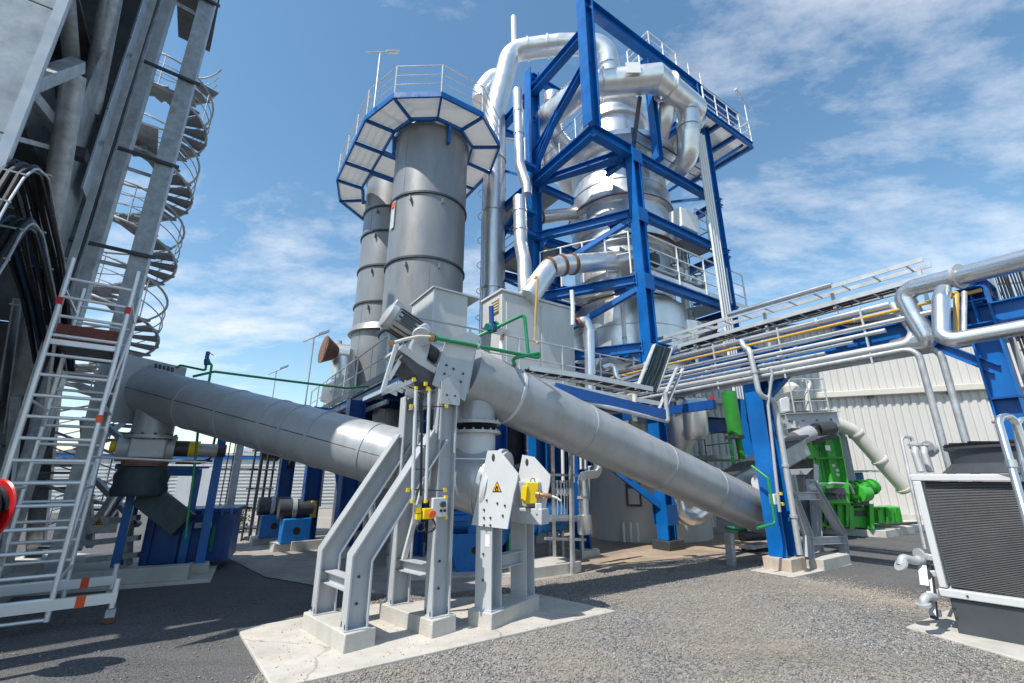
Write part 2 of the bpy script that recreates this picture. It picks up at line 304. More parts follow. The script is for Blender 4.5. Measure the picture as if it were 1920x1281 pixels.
def railing(par, pts, h=1.1, sp=1.3, m='rail_galv', r=0.022, rails=(1.0, 0.66, 0.33), closed=False, toe=False):
    pts = [Vector(p) for p in pts]
    if closed: pts = pts + [pts[0]]
    for i in range(len(pts) - 1):
        a, b = pts[i], pts[i + 1]; n = max(1, round((b - a).length / sp))
        for k in range(n + (1 if (i == len(pts) - 2 and not closed) else 0)):
            q = a.lerp(b, k / n); P('rail_post', MB().tube([q, q + UP * h], r * 1.15, 8), m, par)
    for f in rails:
        P('handrail', MB().tube([p + UP * h * f for p in pts], r if f == 1.0 else r * 0.75, 8), m, par)
    if toe:
        for i in range(len(pts) - 1):
            a, b = pts[i], pts[i + 1]; d = (b - a).normalized()
            P('toe_board', MB().box((a + b) / 2 + UP * 0.08, ((b - a).length, 0.012, 0.14), d), m, par)
def ladder_tray(name, path, w, h, m, label, cables=9, side=None, group=None, rung=0.3, cat='cable tray', cm='black_cable', rungs=True):
    path = [Vector(p) for p in path]; d = (path[-1] - path[0]).normalized(); sd_ = side or d.cross(UP).normalized(); nrm = sd_.cross(d).normalized()
    t = T(name, label, cat, path[0], group)
    for s in (-1, 1): P('side_rail', MB().sweep([(-0.012, -h / 2), (0.012, -h / 2), (0.012, h / 2), (-0.012, h / 2)], [p + sd_ * s * w / 2 for p in path], nrm), m, t)
    if rungs:
        for i in range(len(path) - 1):
            a, b = path[i], path[i + 1]; n = max(1, int((b - a).length / rung))
            for k in range(n):
                q = a.lerp(b, (k + 0.5) / n); P('rung', MB().box(q - nrm * h * 0.3, (w - 0.026, 0.03, 0.02), sd_, None, nrm), m, t)
    for k in range(cables):
        f = (k + 0.5) / cables - 0.5; r = random.uniform(0.012, 0.026)
        pp = []
        for i in range(len(path) - 1):
            a, b = path[i], path[i + 1]; n = max(2, int((b - a).length / 0.7))
            for j in range(n): pp.append(a.lerp(b, j / n) + sd_ * (w * 0.9 * f + random.uniform(-.015, .015)) + nrm * (random.uniform(-.01, .02)))
        pp.append(path[-1] + sd_ * w * 0.9 * f)
        P('cable', MB().tube(pp, r, 6), cm, t)
    return t
def bolts(par, pts, n, r=0.016, h=0.014, m='dark_metal'):
    for p in pts: P('bolt', MB().lathe(Vector(p), [(r, 0), (r, h), (r * .6, h), (r * .6, h * 1.6)], 6, n), m, par)
# ================================================================ GROUND
ST('asphalt_ground', sheet([(-900, -900), (900, -900), (900, 900), (-900, 900)], 0.0), 'asphalt')
GR0 = [(-2.3, 4.3), (-1.6, 2.2), (0, 0.5), (9, 0.5), (9.5, 4), (6.6, 6.3), (6.0, 7.2), (5.4, 8.9), (6.2, 10.6), (5.9, 12.3), (1.0, 9.3), (-1.3, 8.0), (-2.3, 7.6), (-2.6, 6.0)]
GR = []
for i in range(len(GR0)):                                  # ragged edge
    a, b = GR0[i], GR0[(i + 1) % len(GR0)]; n = max(2, int(math.hypot(b[0] - a[0], b[1] - a[1]) / .16))
    for k in range(n):
        j = .1 if k else 0; GR.append((a[0] + (b[0] - a[0]) * k / n + random.uniform(-j, j), a[1] + (b[1] - a[1]) * k / n + random.uniform(-j, j)))
ST('gravel_yard', sheet(GR, 0.006), 'gravel')
SL = [(-7.6, 12.4), (-4.6, 9.25), (-2.4, 8.0), (-1.1, 7.95), (1.0, 9.25), (5.9, 12.3), (9.6, 14.6), (9.2, 24), (-7, 30), (-16, 24)]
ST('plant_floor_slab', sheet(SL, 0.014), 'slab_floor')
ST('dirt_strip', sheet([(0.6, 9.3), (5.9, 12.45), (7.6, 14.0), (6, 17), (1.5, 15.0), (-0.2, 11.2)], 0.019), 'dirt_floor')
PAD = [(-3.32, 6.2), (-2.09, 4.62), (1.43, 6.97), (1.0, 7.35), (0.3, 8.0), (-2.0, 7.3)]
mb = MB(); mb.prism([(x, y, -0.1) for x, y in PAD], (0, 0, 0.135)); ST('concrete_pad', mb, 'concrete_pad', 0.012)
mb = MB(); mb.prism([(4.85, 6.3, -0.1), (5.35, 4.6, -0.1), (9, 4.2, -0.1), (9, 8.4, -0.1), (6.0, 7.0, -0.1)], (0, 0, 0.13)); ST('chiller_slab', mb, 'concrete', 0.012)
mb = MB(); mb.prism([(4.75, 9.85, -0.1), (5.2, 9.2, -0.1), (7.25, 10.5, -0.1), (6.7, 11.2, -0.1)], (0, 0, 0.12)); ST('column_base_slab', mb, 'concrete_pad', 0.01)
mb = MB(); mb.prism([(-9.6, 7.2, -0.1), (-6.9, 8.15, -0.1), (-5.35, 8.85, -0.1), (-6.2, 10.4, -0.1), (-11.5, 12.0, -0.1)], (0, 0, 0.16)); ST('container_slab', mb, 'concrete', 0.015)
mb = MB(); mb.prism([(-7.15, 8.05, 0.06), (-5.7, 8.72, 0.06), (-5.8, 8.95, 0.06), (-7.27, 8.3, 0.06)], (0, 0, 0.24)); ST('kerb', mb, 'concrete', 0.015)
mb = MB(); mb.prism([(9.2, 16.5, -0.1), (11.5, 14.9, -0.1), (15.5, 17.6, -0.1), (15.5, 21, -0.1), (9.5, 21, -0.1)], (0, 0, 0.3)); ST('machine_slab', mb, 'concrete', 0.015)
# loose stones on the gravel
def inside(x, y, poly):
    c = np.zeros(len(x), bool); n = len(poly); j = n - 1
    for i in range(n):
        xi, yi = poly[i]; xj, yj = poly[j]
        c ^= ((yi > y) != (yj > y)) & (x < (xj - xi) * (y - yi) / (yj - yi + 1e-12) + xi); j = i
    return c
def stones(name, poly, n, ymin, ymax, x0, x1, smin, smax, z, excl=(), par=None, label=None):
    u = np.random.rand(n); y = ymin + (ymax - ymin) * u ** 1.35; x = x0 + (x1 - x0) * np.random.rand(n)
    k = inside(x, y, poly)
    for e in excl: k &= ~inside(x, y, e)
    x, y = x[k], y[k]; n = len(x)
    base = np.array([[1, 0, 0], [0, 1, 0], [-1, 0, 0], [0, -1, 0], [0, 0, .8], [0, 0, -.5]]); s = smin + (smax - smin) * np.random.rand(n) ** 2.2
    v = base[None] * (s[:, None, None] * (0.55 + 0.9 * np.random.rand(n, 6, 1))); a = np.random.rand(n) * 6.283
    v += (np.random.rand(n, 6, 3) - .5) * s[:, None, None] * .5
    ca, sa = np.cos(a)[:, None], np.sin(a)[:, None]
    vx = v[..., 0] * ca - v[..., 1] * sa + x[:, None]; vy = v[..., 0] * sa + v[..., 1] * ca + y[:, None]; vz = v[..., 2] + z + s[:, None] * .2
    co = np.stack([vx, vy, vz], -1).reshape(-1, 3).astype(np.float32)
    tri = np.array([[0, 1, 4], [1, 2, 4], [2, 3, 4], [3, 0, 4], [1, 0, 5], [2, 1, 5], [3, 2, 5], [0, 3, 5]])
    f = (tri[None] + (np.arange(n) * 6)[:, None, None]).reshape(-1).astype(np.int32)
    me = bpy.data.meshes.new(name); me.vertices.add(len(co)); me.vertices.foreach_set('co', co.ravel()); me.loops.add(len(f)); me.loops.foreach_set('vertex_index', f)
    me.polygons.add(len(f) // 3); me.polygons.foreach_set('loop_start', np.arange(0, len(f), 3, dtype=np.int32)); me.update(); me.validate(); me.materials.append(MATS['stones'])
    o = bpy.data.objects.new(name, me); COL.objects.link(o); o['kind'] = 'stuff'; o['label'] = label; o['category'] = 'gravel'; return o
PADX = [(-3.32, 6.2), (-2.09, 4.62), (1.43, 6.97), (1.0, 7.35), (0.3, 8.0), (-2.0, 7.3)]
CHX = [(4.85, 6.3), (5.35, 4.6), (9, 4.2), (9, 8.4), (6.0, 7.0)]
stones('gravel_stones', GR, 170000, 2.9, 11.0, -3, 8, 0.004, 0.0165, 0.008, (PADX, CHX), label='loose grey and beige gravel covering the yard')
def fringe(name, line, n, sig, label):
    a = np.array(line); seg = np.random.randint(0, len(a) - 1, n); t = np.random.rand(n)[:, None]; p = a[seg] * (1 - t) + a[seg + 1] * t + np.random.normal(0, 1, (n, 2)) * sig * (0.3 + np.random.rand(n)[:, None])
    me = bpy.data.meshes.new(name); s = .004 + .010 * np.random.rand(n) ** 2.2
    base = np.array([[1, 0, 0], [0, 1, 0], [-1, 0, 0], [0, -1, 0], [0, 0, .8], [0, 0, -.5]]); v = base[None] * (s[:, None, None] * (0.55 + 0.9 * np.random.rand(n, 6, 1)))
    v[..., :2] += p[:, None, :]; v[..., 2] += .006 + s[:, None] * .2
    tri_ = np.array([[0, 1, 4], [1, 2, 4], [2, 3, 4], [3, 0, 4], [1, 0, 5], [2, 1, 5], [3, 2, 5], [0, 3, 5]]); f = (tri_[None] + (np.arange(n) * 6)[:, None, None]).reshape(-1, 3)
    me.from_pydata(v.reshape(-1, 3).tolist(), [], f.tolist()); me.materials.append(MATS['stones']); o = bpy.data.objects.new(name, me); COL.objects.link(o); o['kind'] = 'stuff'; o['label'] = label; o['category'] = 'gravel'
fringe('edge_grit', [(-1.3, 2.6), (-2.3, 4.3), (-2.2, 4.5)], 9000, .22, 'fringe of grit where the gravel thins onto asphalt at the left')
fringe('edge_grit', [(5.3, 9.0), (6.0, 7.2), (6.6, 6.3)], 16000, .45, 'thin grit spilling onto the asphalt near the right column')
fringe('edge_grit', [(-2.4, 8.0), (-1.2, 7.9), (1.0, 9.25), (5.6, 12.0)], 12000, .22, 'line of grit along the front edge of the plant floor')
stones('pad_grit', PADX, 1300, 4.6, 8.0, -3.4, 1.5, 0.003, 0.009, 0.036, (), label='sparse grit lying on the concrete pad')
stones('scattered_stones', [(-6, 3), (-1.6, 3), (-2.2, 4.6), (-3.4, 6.2), (-6, 5.4)], 2600, 3.0, 6.2, -6, -1.6, 0.003, 0.013, 0.003, (GR, PADX), label='sparse pale pebbles strewn over the dark asphalt')
# ================================================================ FOREGROUND CONVEYORS
NZ = V3(-0.55, 6.79, 0)
S1a, S1b = V3(0.02, 6.62, 1.62), V3(-7.2, 8.8, 3.4)
S2a, S2b = V3(-0.55, 6.79, 3.22), V3(5.62, 10.95, 1.04)
D1 = (S1b - S1a).normalized(); D2 = (S2b - S2a).normalized()
RS = 0.46
def seam(par, a, d, k, r, m): P('weld_band', MB().ring(a + d * k, d, r - .01, r + .012, 0.05, 40), m, par)
# --- lower conveyor (screw 1)
t1 = T('screw_conveyor', 'long shaded grey tube conveyor rising left towards the galvanised tower', 'conveyor', V3(0.02, 6.62, 0))
P('tube', MB().cyl(S1a + D1 * 0.2, S1b, RS, 48), 'conveyor_paint', t1)
for k in (0.45, 0.95, 2.35, 3.35, 3.9, 4.35, 5.35, 6.4): seam(t1, S1a, D1, k, RS, 'conveyor_paint')
P('seam', MB().tube([S1a + D1 * 1.2 + V3(-.12, -.445, .02), S1b + V3(-.12, -.445, .02)], 0.007, 6), 'dark_metal', t1)
P('end_flange', MB().ring(S1a + D1 * 0.26, D1, 0.2, RS + .06, 0.05, 40), 'light_paint', t1)
P('end_cover', MB().lathe(S1a + D1 * 0.18, [(RS + .03, 0), (RS + .03, .03), (0.1, .035)], 40, D1), 'grey_paint', t1)
hd = S1b + D1 * 0.0
P('discharge_head', MB().box(hd + D1 * 0.18, (0.36, 1.12, 1.16), D1), 'galvanised', t1, 0.01)
P('head_flange', MB().box(hd + D1 * 0.0, (0.05, 1.26, 1.28), D1), 'conveyor_paint', t1)
P('discharge_neck', MB().cyl(S1b - D1 * 0.35 - UP * 0.3, S1b - D1 * 0.35 - UP * 0.85, 0.33, 28), 'conveyor_paint', t1)
for k in range(5):
    q = S1b - D1 * (0.05 + .12 * k) + UP * (RS + .03) - E1 * .1; P('clamp_bolt', MB().cyl(q, q + UP * 0.07 + D1 * .02, 0.025, 8), 'dark_metal', t1)
# inlet tee
P('inlet_tee', MB().cyl(NZ + UP * 1.85, NZ + UP * 2.4, 0.30, 36), 'light_paint', t1)
P('inlet_flange', MB().ring(NZ + UP * 2.42, UP, 0.2, 0.38, 0.04, 36), 'motor_grey', t1)
bolts(t1, [NZ + V3(.34 * math.cos(a), .34 * math.sin(a), 2.44) for a in np.arange(0, 6.28, .393)], UP, .018, .02, 'motor_grey')
P('inspection_cap', MB().lathe(at(848, 872, 6.62), [(0.0, -.06), (0.2, -.05), (0.3, 0), (0.3, .14), (0.24, .16)], 28, V3(-.05, 1, 0.0)), 'light_paint', t1)
# --- upper conveyor (screw 2)
t2 = T('screw_conveyor', 'long sunlit grey tube conveyor descending right to the blue column', 'conveyor', V3(-0.55, 6.79, 0))
P('tube', MB().cyl(S2a - D2 * 0.22, S2b + D2 * 0.1, RS, 56), 'conveyor_paint', t2)
seam(t2, S2a, D2, 0.62, RS, 'light_paint'); [seam(t2, S2a, D2, k, RS - .004, 'conveyor_paint') for k in (2.2, 4.3, 5.9)]
P('foot_dome', MB().lathe(S2b + D2 * 0.1, [(RS, 0), (RS * .9, .12), (RS * .6, .2), (.05, .23)], 40, D2), 'conveyor_paint', t2)
P('outlet_neck', MB().cyl(NZ + UP * 2.52, NZ + UP * 3.1, 0.29, 36), 'conveyor_paint', t2)
P('outlet_flange', MB().ring(NZ + UP * 2.56, UP, 0.2, 0.38, 0.04, 36), 'motor_grey', t2)
bolts(t2, [NZ + V3(.34 * math.cos(a), .34 * math.sin(a), 2.58) for a in np.arange(.2, 6.28, .393)], UP, .018, .02, 'motor_grey')
P('rubber_bellows', MB().lathe(NZ + UP * 2.44, [(.31, 0), (.335, .02), (.31, .045), (.335, .07), (.31, .1)], 36), 'rubber', t2)
# head housing: two side plates and a box in the vertical plane of the axis
def ax(px, py, off=0.0): return onplane(px, py, NZ + E1 * off, E1)
pl = [ax(x, y, -.5) for x, y in ((836, 638), (882, 621), (901, 632), (889, 668), (872, 752), (811, 721), (826, 672))]
P('side_plate', MB().prism(pl, E1 * 0.02), 'grey_paint', t2, label='grey bolted side plate of the conveyor head')
P('side_plate', MB().prism([p + E1 * .98 for p in pl], E1 * 0.02), 'grey_paint', t2)
P('head_box', MB().prism([ax(x, y, -.47) for x, y in ((842, 650), (895, 645), (878, 738), (825, 718))], E1 * 0.93), 'grey_paint', t2)
bolts(t2, [ax(x, y, -.5) for x, y in ((837, 685), (850, 692), (833, 701), (845, 707), (868, 701), (864, 716))], -E1, .017, .014)
# drive
m0, m1 = ax(722, 588, -.1), ax(779, 625, -.1); dm = (m1 - m0).normalized()
mo = P('drive_motor', MB().lathe(m0, [(.14, 0), (.19, .03), (.19, .12), (.175, .13), (.175, (m1 - m0).length), (.2, (m1 - m0).length)], 24, dm), 'motor_grey', t2)
for k in range(14):
    a = k * 2 * math.pi / 14; sx = dm.orthogonal().normalized(); sy = dm.cross(sx); rd = sx * math.cos(a) + sy * math.sin(a)
    P('cooling_fin', MB().box(m0 + dm * .33 + rd * .185, (.36, .012, .03), dm, None, rd), 'dark_metal', mo)
P('terminal_box', MB().box(m0 + dm * .24 + UP * .22, (.24, .2, .1), dm, None, (UP - dm * UP.dot(dm))), 'motor_grey', mo, .01)
P('name_plate', MB().box(m0 + dm * .3 - E1 * .2, (.2, .012, .12), dm, None, (UP - dm * UP.dot(dm))), 'dark_metal', mo)
P('gearbox', MB().prism([ax(x, y, -.3) for x, y in ((781, 612), (800, 604), (812, 618), (806, 655), (800, 684), (772, 676), (768, 650))], E1 * .45), 'motor_grey', t2, .03)
P('gearbox_bulge', MB().cyl(ax(790, 632, -.34), ax(790, 632, .22), .14, 20), 'motor_grey', t2, .02)
P('shaft_coupling', MB().cyl(ax(798, 655, -.08), ax(836, 682, -.08), .11, 18), 'dark_metal', t2)
P('motor_bracket', MB().prism([ax(x, y, -.36) for x, y in ((748, 655), (756, 646), (818, 690), (813, 704))], E1 * .6), 'grey_paint', t2)
P('bracket_shelf', MB().prism([ax(x, y, -.4) for x, y in ((752, 672), (756, 666), (818, 702), (814, 722), (790, 716))], E1 * .5), 'dark_metal', t2)
for a, b in (((744, 645), (716, 738)), ((716, 738), (808, 700)), ((728, 712), (755, 668)), ((742, 655), (760, 650)), ((716, 738), (742, 722))):
    P('bracket_strut', MB().rhs([ax(*a, -.3), ax(*b, -.3)], .05, .05), 'light_paint', t2)
for k in range(6): P('bracket_link', MB().box(ax(735 + k * 11, 735 - k * 5, -.2), (.14, .03, .05), D2), 'rail_galv', t2)
P('lifting_lug', MB().prism([ax(x, y, -.12) for x, y in ((873, 636), (886, 624), (898, 640))], E1 * .05), 'grey_paint', t2)
# --- frame A (bent legs + columns) : carries the head of the upper conveyor
fr = T('steel_trestle', 'grey steel frame with two bent legs and two columns on concrete plinths', 'support', V3(-1.5, 6.2, 0))
def plinth(par, c, sx, sy, h, dx, m='concrete', z0=0.035): return P('plinth', MB().box(V3(c[0], c[1], z0 + h / 2 - .01), (sx, sy, h + .02), dx), m, par, .012)
plinth(fr, (-2.02, 5.91), .36, 1.14, .18, V3(.715, .70, 0)); plinth(fr, (-1.2, 6.35), .36, 1.12, .18, V3(.68, .733, 0))
zt = .225
for (b0, zb, tp) in ((V3(-1.73, 5.60, 0), .92, V3(-.97, 6.0, 2.32)), (V3(-2.31, 6.20, 0), .90, V3(-1.57, 6.62, 2.32))):
    P('bent_leg', MB().ibeam([b0 + UP * zt, b0 + UP * zb, tp], .24, .22, up=E2), 'grey_paint', fr)
    P('base_plate', MB().box(b0 + UP * (zt - .008), (.28, .26, .02), E2), 'grey_paint', fr)
    bolts(fr, [b0 + UP * zt + E2 * sx * .11 + E1 * sy * .07 for sx in (-1, 1) for sy in (-1, 1)], UP, .02, .05)
CF, CB = V3(-.90, 6.08, 0), V3(-1.50, 6.62, 0)
for c, zz in ((CF, 3.0), (CB, 2.92)):
    P('column', MB().ibeam([c + UP * zt, c + UP * zz], .24, .22, up=E2), 'grey_paint', fr)
    P('base_plate', MB().box(c + UP * (zt - .008), (.28, .26, .02), E2), 'grey_paint', fr)
    bolts(fr, [c + UP * zt + E2 * sx * .11 + E1 * sy * .07 for sx in (-1, 1) for sy in (-1, 1)], UP, .02, .05)
for a, b, z in ((V3(-1.73, 5.60, 0), V3(-2.31, 6.20, 0), .62), (CF, CB, .68)):
    P('cross_beam', MB().ibeam([a + UP * z, b + UP * z], .14, .14, .012, .008), 'grey_paint', fr)
P('cross_beam', MB().ibeam([CF + UP * 2.88, CB + UP * 2.8], .18, .18), 'grey_paint', fr)
P('top_gusset', MB().prism([CF + E2 * .14 - E1 * .12 + UP * 2.72, CF - E2 * .14 - E1 * .12 + UP * 2.72, CF - E2 * .14 - E1 * .12 + UP * 3.02, CF - E1 * .12 + UP * 3.12, CF + E2 * .14 - E1 * .12 + UP * 3.02], -E1 * .02), 'grey_paint', fr)
P('diagonal_brace', MB().rhs([CB + UP * .75 - E1 * .12, CF + UP * 2.6 + E1 * .1], .06, .06), 'light_paint', fr)
for c, zs in ((V3(-1.73, 5.60, 0), (.45, .72)), (CF, (.5, .8))):
    bolts(fr, [c - E1 * .01 + UP * z for z in zs], -E1, .016, .012)
for q in (CF - E1 * .125 + E2 * .06, CF - E1 * .125 - E2 * .06): bolts(fr, [q + UP * 2.84 - E1 * .02], -E1, .015, .012)
# --- conduits with yellow end caps and the control boxes
cn = T('conduit_run', 'pale vertical conduit pair with yellow end caps clamped to the grey column', 'conduit', CF)
wpl = CF - E1 * .2
def cp(px, py): return onplane(px, py, wpl, E1)
for a, b in (((780, 728), (773, 940)), ((805, 732), (798, 940))):
    P('conduit', MB().cyl(cp(*a), cp(*b), .022, 12), 'light_paint', cn)
    P('end_cap', MB().cyl(cp(a[0], a[1] - 3), cp(a[0], a[1] + 2), .026, 10), 'yellow', cn); P('end_cap', MB().cyl(cp(b[0], b[1] - 3), cp(b[0], b[1] + 3), .026, 10), 'yellow', cn)
for y, x0, x1 in ((762, 771, 837), (919, 765, 834)):
    P('clamp_bar', MB().cyl(cp(x0, y - 1), cp(x1, y + 1), .008, 8), 'dark_metal', cn)
    for x in (x0, x1): P('end_cap', MB().box(cp(x, y), (.036, .036, .045), E2), 'yellow', cn)
for y in (790, 836, 880): P('rung', MB().cyl(cp(777, y), cp(802, y), .007, 8), 'dark_metal', cn)
for x, y in ((776, 712), (798, 720), (802, 729)): P('end_cap', MB().box(cp(x, y), (.036, .036, .05), E2), 'yellow', cn)
for k in range(3): P('black_wire', MB().tube([cp(784 + k * 4, 735), cp(790 + k * 3, 742), cp(786 + k * 3, 752), cp(790 + k, 800), cp(788 + k, 930)], .009, 6, .05), 'black_cable', cn)
bx = T('control_box', 'small light grey push-button box on the grey column below the conduits', 'control box', CF)
P('housing', MB().box(cp(822, 951), (.2, .1, .22), E2), 'light_paint', bx, .008)
P('selector_knob', MB().cyl(cp(826, 945) - E1 * .05, cp(826, 945) - E1 * .09, .035, 12), 'dark_metal', bx)
for x in (823, 830): P('push_button', MB().cyl(cp(x, 957) - E1 * .05, cp(x, 957) - E1 * .07, .016, 10), 'black', bx)
for x, y in ((834, 933), (834, 969)): P('corner_cap', MB().box(cp(x, y), (.03, .1, .05), E2), 'yellow', bx)
es = T('emergency_stop', 'yellow emergency stop switch with red knob beside the push-button box', 'switch', CF)
P('housing', MB().box(cp(800, 963), (.12, .1, .12), E2), 'yellow', es, .008)
P('red_knob', MB().lathe(cp(805, 963) - E1 * .05, [(.02, 0), (.02, .02), (.045, .03), (.04, .055)], 16, -E1), 'orange_red', es)
P('back_plate', MB().box(cp(784, 965) + E1 * .04, (.1, .02, .22), E2), 'motor_grey', es)
for y in (957, 969): P('side_clip', MB().box(cp(784, y), (.05, .06, .06), E2), 'yellow', es)
for i, (cx, cy, rr) in enumerate(((804, 985, .075), (788, 988, .05))):
    q = cp(cx, cy); O('cable_coil', MB().tube([q + E2 * rr * math.cos(a) * (1 + .04 * math.sin(a * .4)) + UP * rr * math.sin(a) - E1 * a * .002 for a in np.arange(0, 18.8, .35)], .007, 6), 'black_cable', ('larger loop of black cable hanging under the red-knobbed switch', 'smaller loop of black cable hanging left of the larger one')[i], 'cable')
# --- frame B : lug plates at the foot of the lower conveyor
fb = T('bearing_support', 'two grey columns with pale lifting-lug plates holding the lower conveyor end', 'support', V3(-.05, 6.62, 0))
G1 = V3(.575, .818, 0); G2 = V3(-.818, .575, 0)
P('plinth', MB().box(V3(-.085, 6.69, .115), (1.1, .38, .19), G1), 'concrete', fb, .012)
K1, K2 = V3(-.30, 6.36, 0), V3(.15, 7.0, 0)
for k in (K1, K2):
    P('column', MB().ibeam([k + UP * .21, k + UP * 1.38], .22, .26, .02, up=G1), 'grey_paint', fb)
    P('base_plate', MB().box(k + UP * .218, (.27, .3, .02), G1), 'grey_paint', fb)
P('cross_beam', MB().ibeam([K1 + UP * .72 + G1 * .11, K2 + UP * .72 - G1 * .11], .16, .16, .012, .008), 'grey_paint', fb)
PA = K1 - G1 * .125
poly1 = ((916, 845), (938, 845), (973, 889), (972, 900), (965, 926), (953, 992), (932, 993), (931, 962), (898, 962), (896, 983), (886, 982), (893, 950))
poly1 = ((916, 845), (938, 845), (973, 889), (972, 900), (965, 926), (953, 992), (886, 984), (893, 950))
lp = P('lug_plate', MB().prism([onplane(x, y, PA, G1) for x, y in poly1], -G1 * .022), 'light_paint', fb, label='front lug plate with the flame warning triangle')
PB = K2 - G1 * .125 - G1 * .1
P('lug_plate', MB().prism([onplane(x, y, PB, G1) for x, y in ((981, 853), (1002, 857), (1033, 892), (1032, 905), (1017, 985), (960, 978), (966, 930))], -G1 * .022), 'light_paint', fb)
for (x, y, pp) in ((925, 858, PA), (988, 867, PB)):
    c = onplane(x, y, pp - G1 * .024, G1); P('lug_hole', MB().sweep([(.026 * math.cos(a), .05 * math.sin(a)) for a in np.arange(0, 6.28, .4)], [c, c - G1 * .003], UP), 'dark_metal', fb)
bolts(fb, [onplane(x, y, PA - G1 * .022, G1) for x, y in ((913, 938), (933, 944), (947, 948), (908, 956), (943, 967), (908, 971), (920, 971), (908, 985), (920, 985))], -G1, .015, .012)
bolts(fb, [K1 - G1 * .112 + UP * z for z in (.55, .85)], -G1, .015, .012)
P('name_sticker', MB().box(onplane(914, 1014, PA + G1 * .012, G1), (.07, .004, .14), G2), 'white', fb)
def tri(par, c, w, nrm, side, m1='warn_orange'):
    h = w * .866
    def tp(s, o): return [c + side * (-w / 2 * s) - UP * (h / 3 * s) + nrm * o, c + side * (w / 2 * s) - UP * (h / 3 * s) + nrm * o, c + UP * (2 * h / 3 * s) + nrm * o]
    g = P('warning_triangle', MB().prism(tp(1, 0), nrm * .003), 'black', par)
    P('triangle_face', MB().prism(tp(.78, .0035), nrm * .002), m1, g)
    fl = [(-.16, -.2), (-.2, -.02), (-.1, .06), (-.06, .22), (.04, .1), (.08, .16), (.17, .0), (.14, -.2), (.06, -.2), (.05, -.06), (-.04, -.02), (-.07, -.2)]
    P('flame_mark', MB().prism([c + side * (a * w) + UP * (b * w + .04 * w) + nrm * .006 for a, b in fl], nrm * .002), 'black', g)
    P('triangle_foot', MB().box(c - UP * h * .2 + nrm * .0075, (w * .4, .002, w * .05), side), 'black', g)
tri(lp, onplane(932, 916, PA - G1 * .023, G1), .155, -G1, G2 * -1)
yb = T('sensor_box', 'yellow shaft sensor box with brass nipple between the lug plates', 'sensor', V3(.1, 6.5, 1.6))
yc = at(995, 924, 6.5)
P('guard', MB().box(yc, (.17, .14, .28), (.97, .2, 0), None, (.1, 0, 1)), 'yellow', yb, .01)
P('guard_lip', MB().box(yc + V3(-.07, -.04, -.01), (.08, .14, .2), (.9, -.4, 0), None, (.1, 0, 1)), 'yellow', yb, .008)
P('handle', MB().tube([yc + V3(.0, -.02, .14), yc + V3(.01, -.02, .19), yc + V3(.05, -.02, .19), yc + V3(.06, -.02, .14)], .006, 6, .02), 'dark_metal', yb)
P('brass_nipple', MB().lathe(yc + V3(.07, -.04, -.02), [(.05, 0), (.05, .05), (.03, .06), (.03, .2), (.018, .22)], 16, V3(.95, -.2, -.08)), 'brass', yb)
P('cable_tail', MB().tube([yc + V3(.28, -.09, -.04), yc + V3(.34, -.09, -.06), yc + V3(.4, -.08, -.1)], .014, 8, .03), 'white', yb)
P('bearing_block', MB().box(yc + V3(.02, .15, -.02), (.36, .2, .34), G2), 'motor_grey', yb, .02)
P('bearing_foot', MB().box(yc + V3(.03, .05, -.3), (.4, .2, .2), G2), 'grey_paint', yb, .01)
P('mount_tag', MB().box(yc + V3(.1, -.1, -.2), (.09, .03, .14), (.97, .2, 0)), 'light_paint', yb, .01)
O('stay_rod', MB().cyl(at(806, 859, 6.0), at(921, 861, 6.4), .012, 8), 'rail_galv', 'thin pale rod running level from the grey column to the lug plate', 'rod')
# --- green water pipe on the upper conveyor
gq = T('water_pipe', 'bright green bent pipe with hose end passing the conveyor head', 'pipe', NZ + UP * 3)
g = lambda x, y, o=-.55: ax(x, y, o)
P('pipe_run', MB().tube([g(816, 634), g(1010, 671), g(1012, 662), g(960, 672), ax(966, 684, -.2)], .028, 14, .06), 'green_pipe', gq)
P('riser_bend', MB().tube([ax(898, 630, -.1), ax(983, 589, -.5), g(991, 668)], .028, 14, .05), 'green_pipe', gq)
P('flange', MB().cyl(g(806, 632), g(812, 633), .06, 14), 'brass', gq); P('flange', MB().cyl(g(814, 633.5), g(818, 634.4), .055, 14), 'green_pipe', gq)
P('steel_hose', MB().tube([g(806, 632), g(785, 631), g(762, 636), g(738, 643)], .024, 12, .3), 'cream_pipe', gq)
P('hose_tip', MB().cyl(g(738, 643), g(727, 642), .034, 12), 'brass', gq)
P('pipe_clip', MB().ring(g(896, 650), (g(1010, 671) - g(816, 634)), .02, .045, .03, 14), 'motor_grey', gq)
P('drop_leg', MB().cyl(ax(964, 684, -.2), ax(964, 700, -.2), .04, 12), 'motor_grey', gq)
vv = T('hand_valve', 'dark blue valve with spindle on the green pipe beside the white cabinet', 'valve', ax(922, 620, -.2))
P('body', MB().lathe(ax(922, 615, -.2) - UP * .07, [(.04, 0), (.09, .02), (.09, .1), (.05, .13)], 14), 'dark_blue', vv); P('spindle', MB().cyl(ax(922, 612, -.2), ax(921, 575, -.2), .04, 12), 'dark_blue', vv)
for k in range(2): P('flange', MB().cyl(ax(915 + 14 * k, 617 - 4 * k, -.2), ax(918 + 14 * k, 616 - 4 * k, -.2), .09, 14), 'green_pipe', vv)
v2 = T('gauge_valve', 'steel ball valve with twin gauges hanging under the green pipe', 'valve', ax(944, 640, -.3))
P('body', MB().cyl(ax(942, 620, -.3), ax(941, 652, -.3), .03, 12), 'brass', v2)
for k in range(2): P('gauge', MB().cyl(ax(938 + 12 * k, 622 + k * 2, -.34), ax(938 + 12 * k, 622 + 2 * k, -.4), .055, 16), 'motor_grey', v2)
P('glass_cup', MB().cyl(ax(941, 640, -.3), ax(940, 662, -.3), .04, 12), 'white', v2)
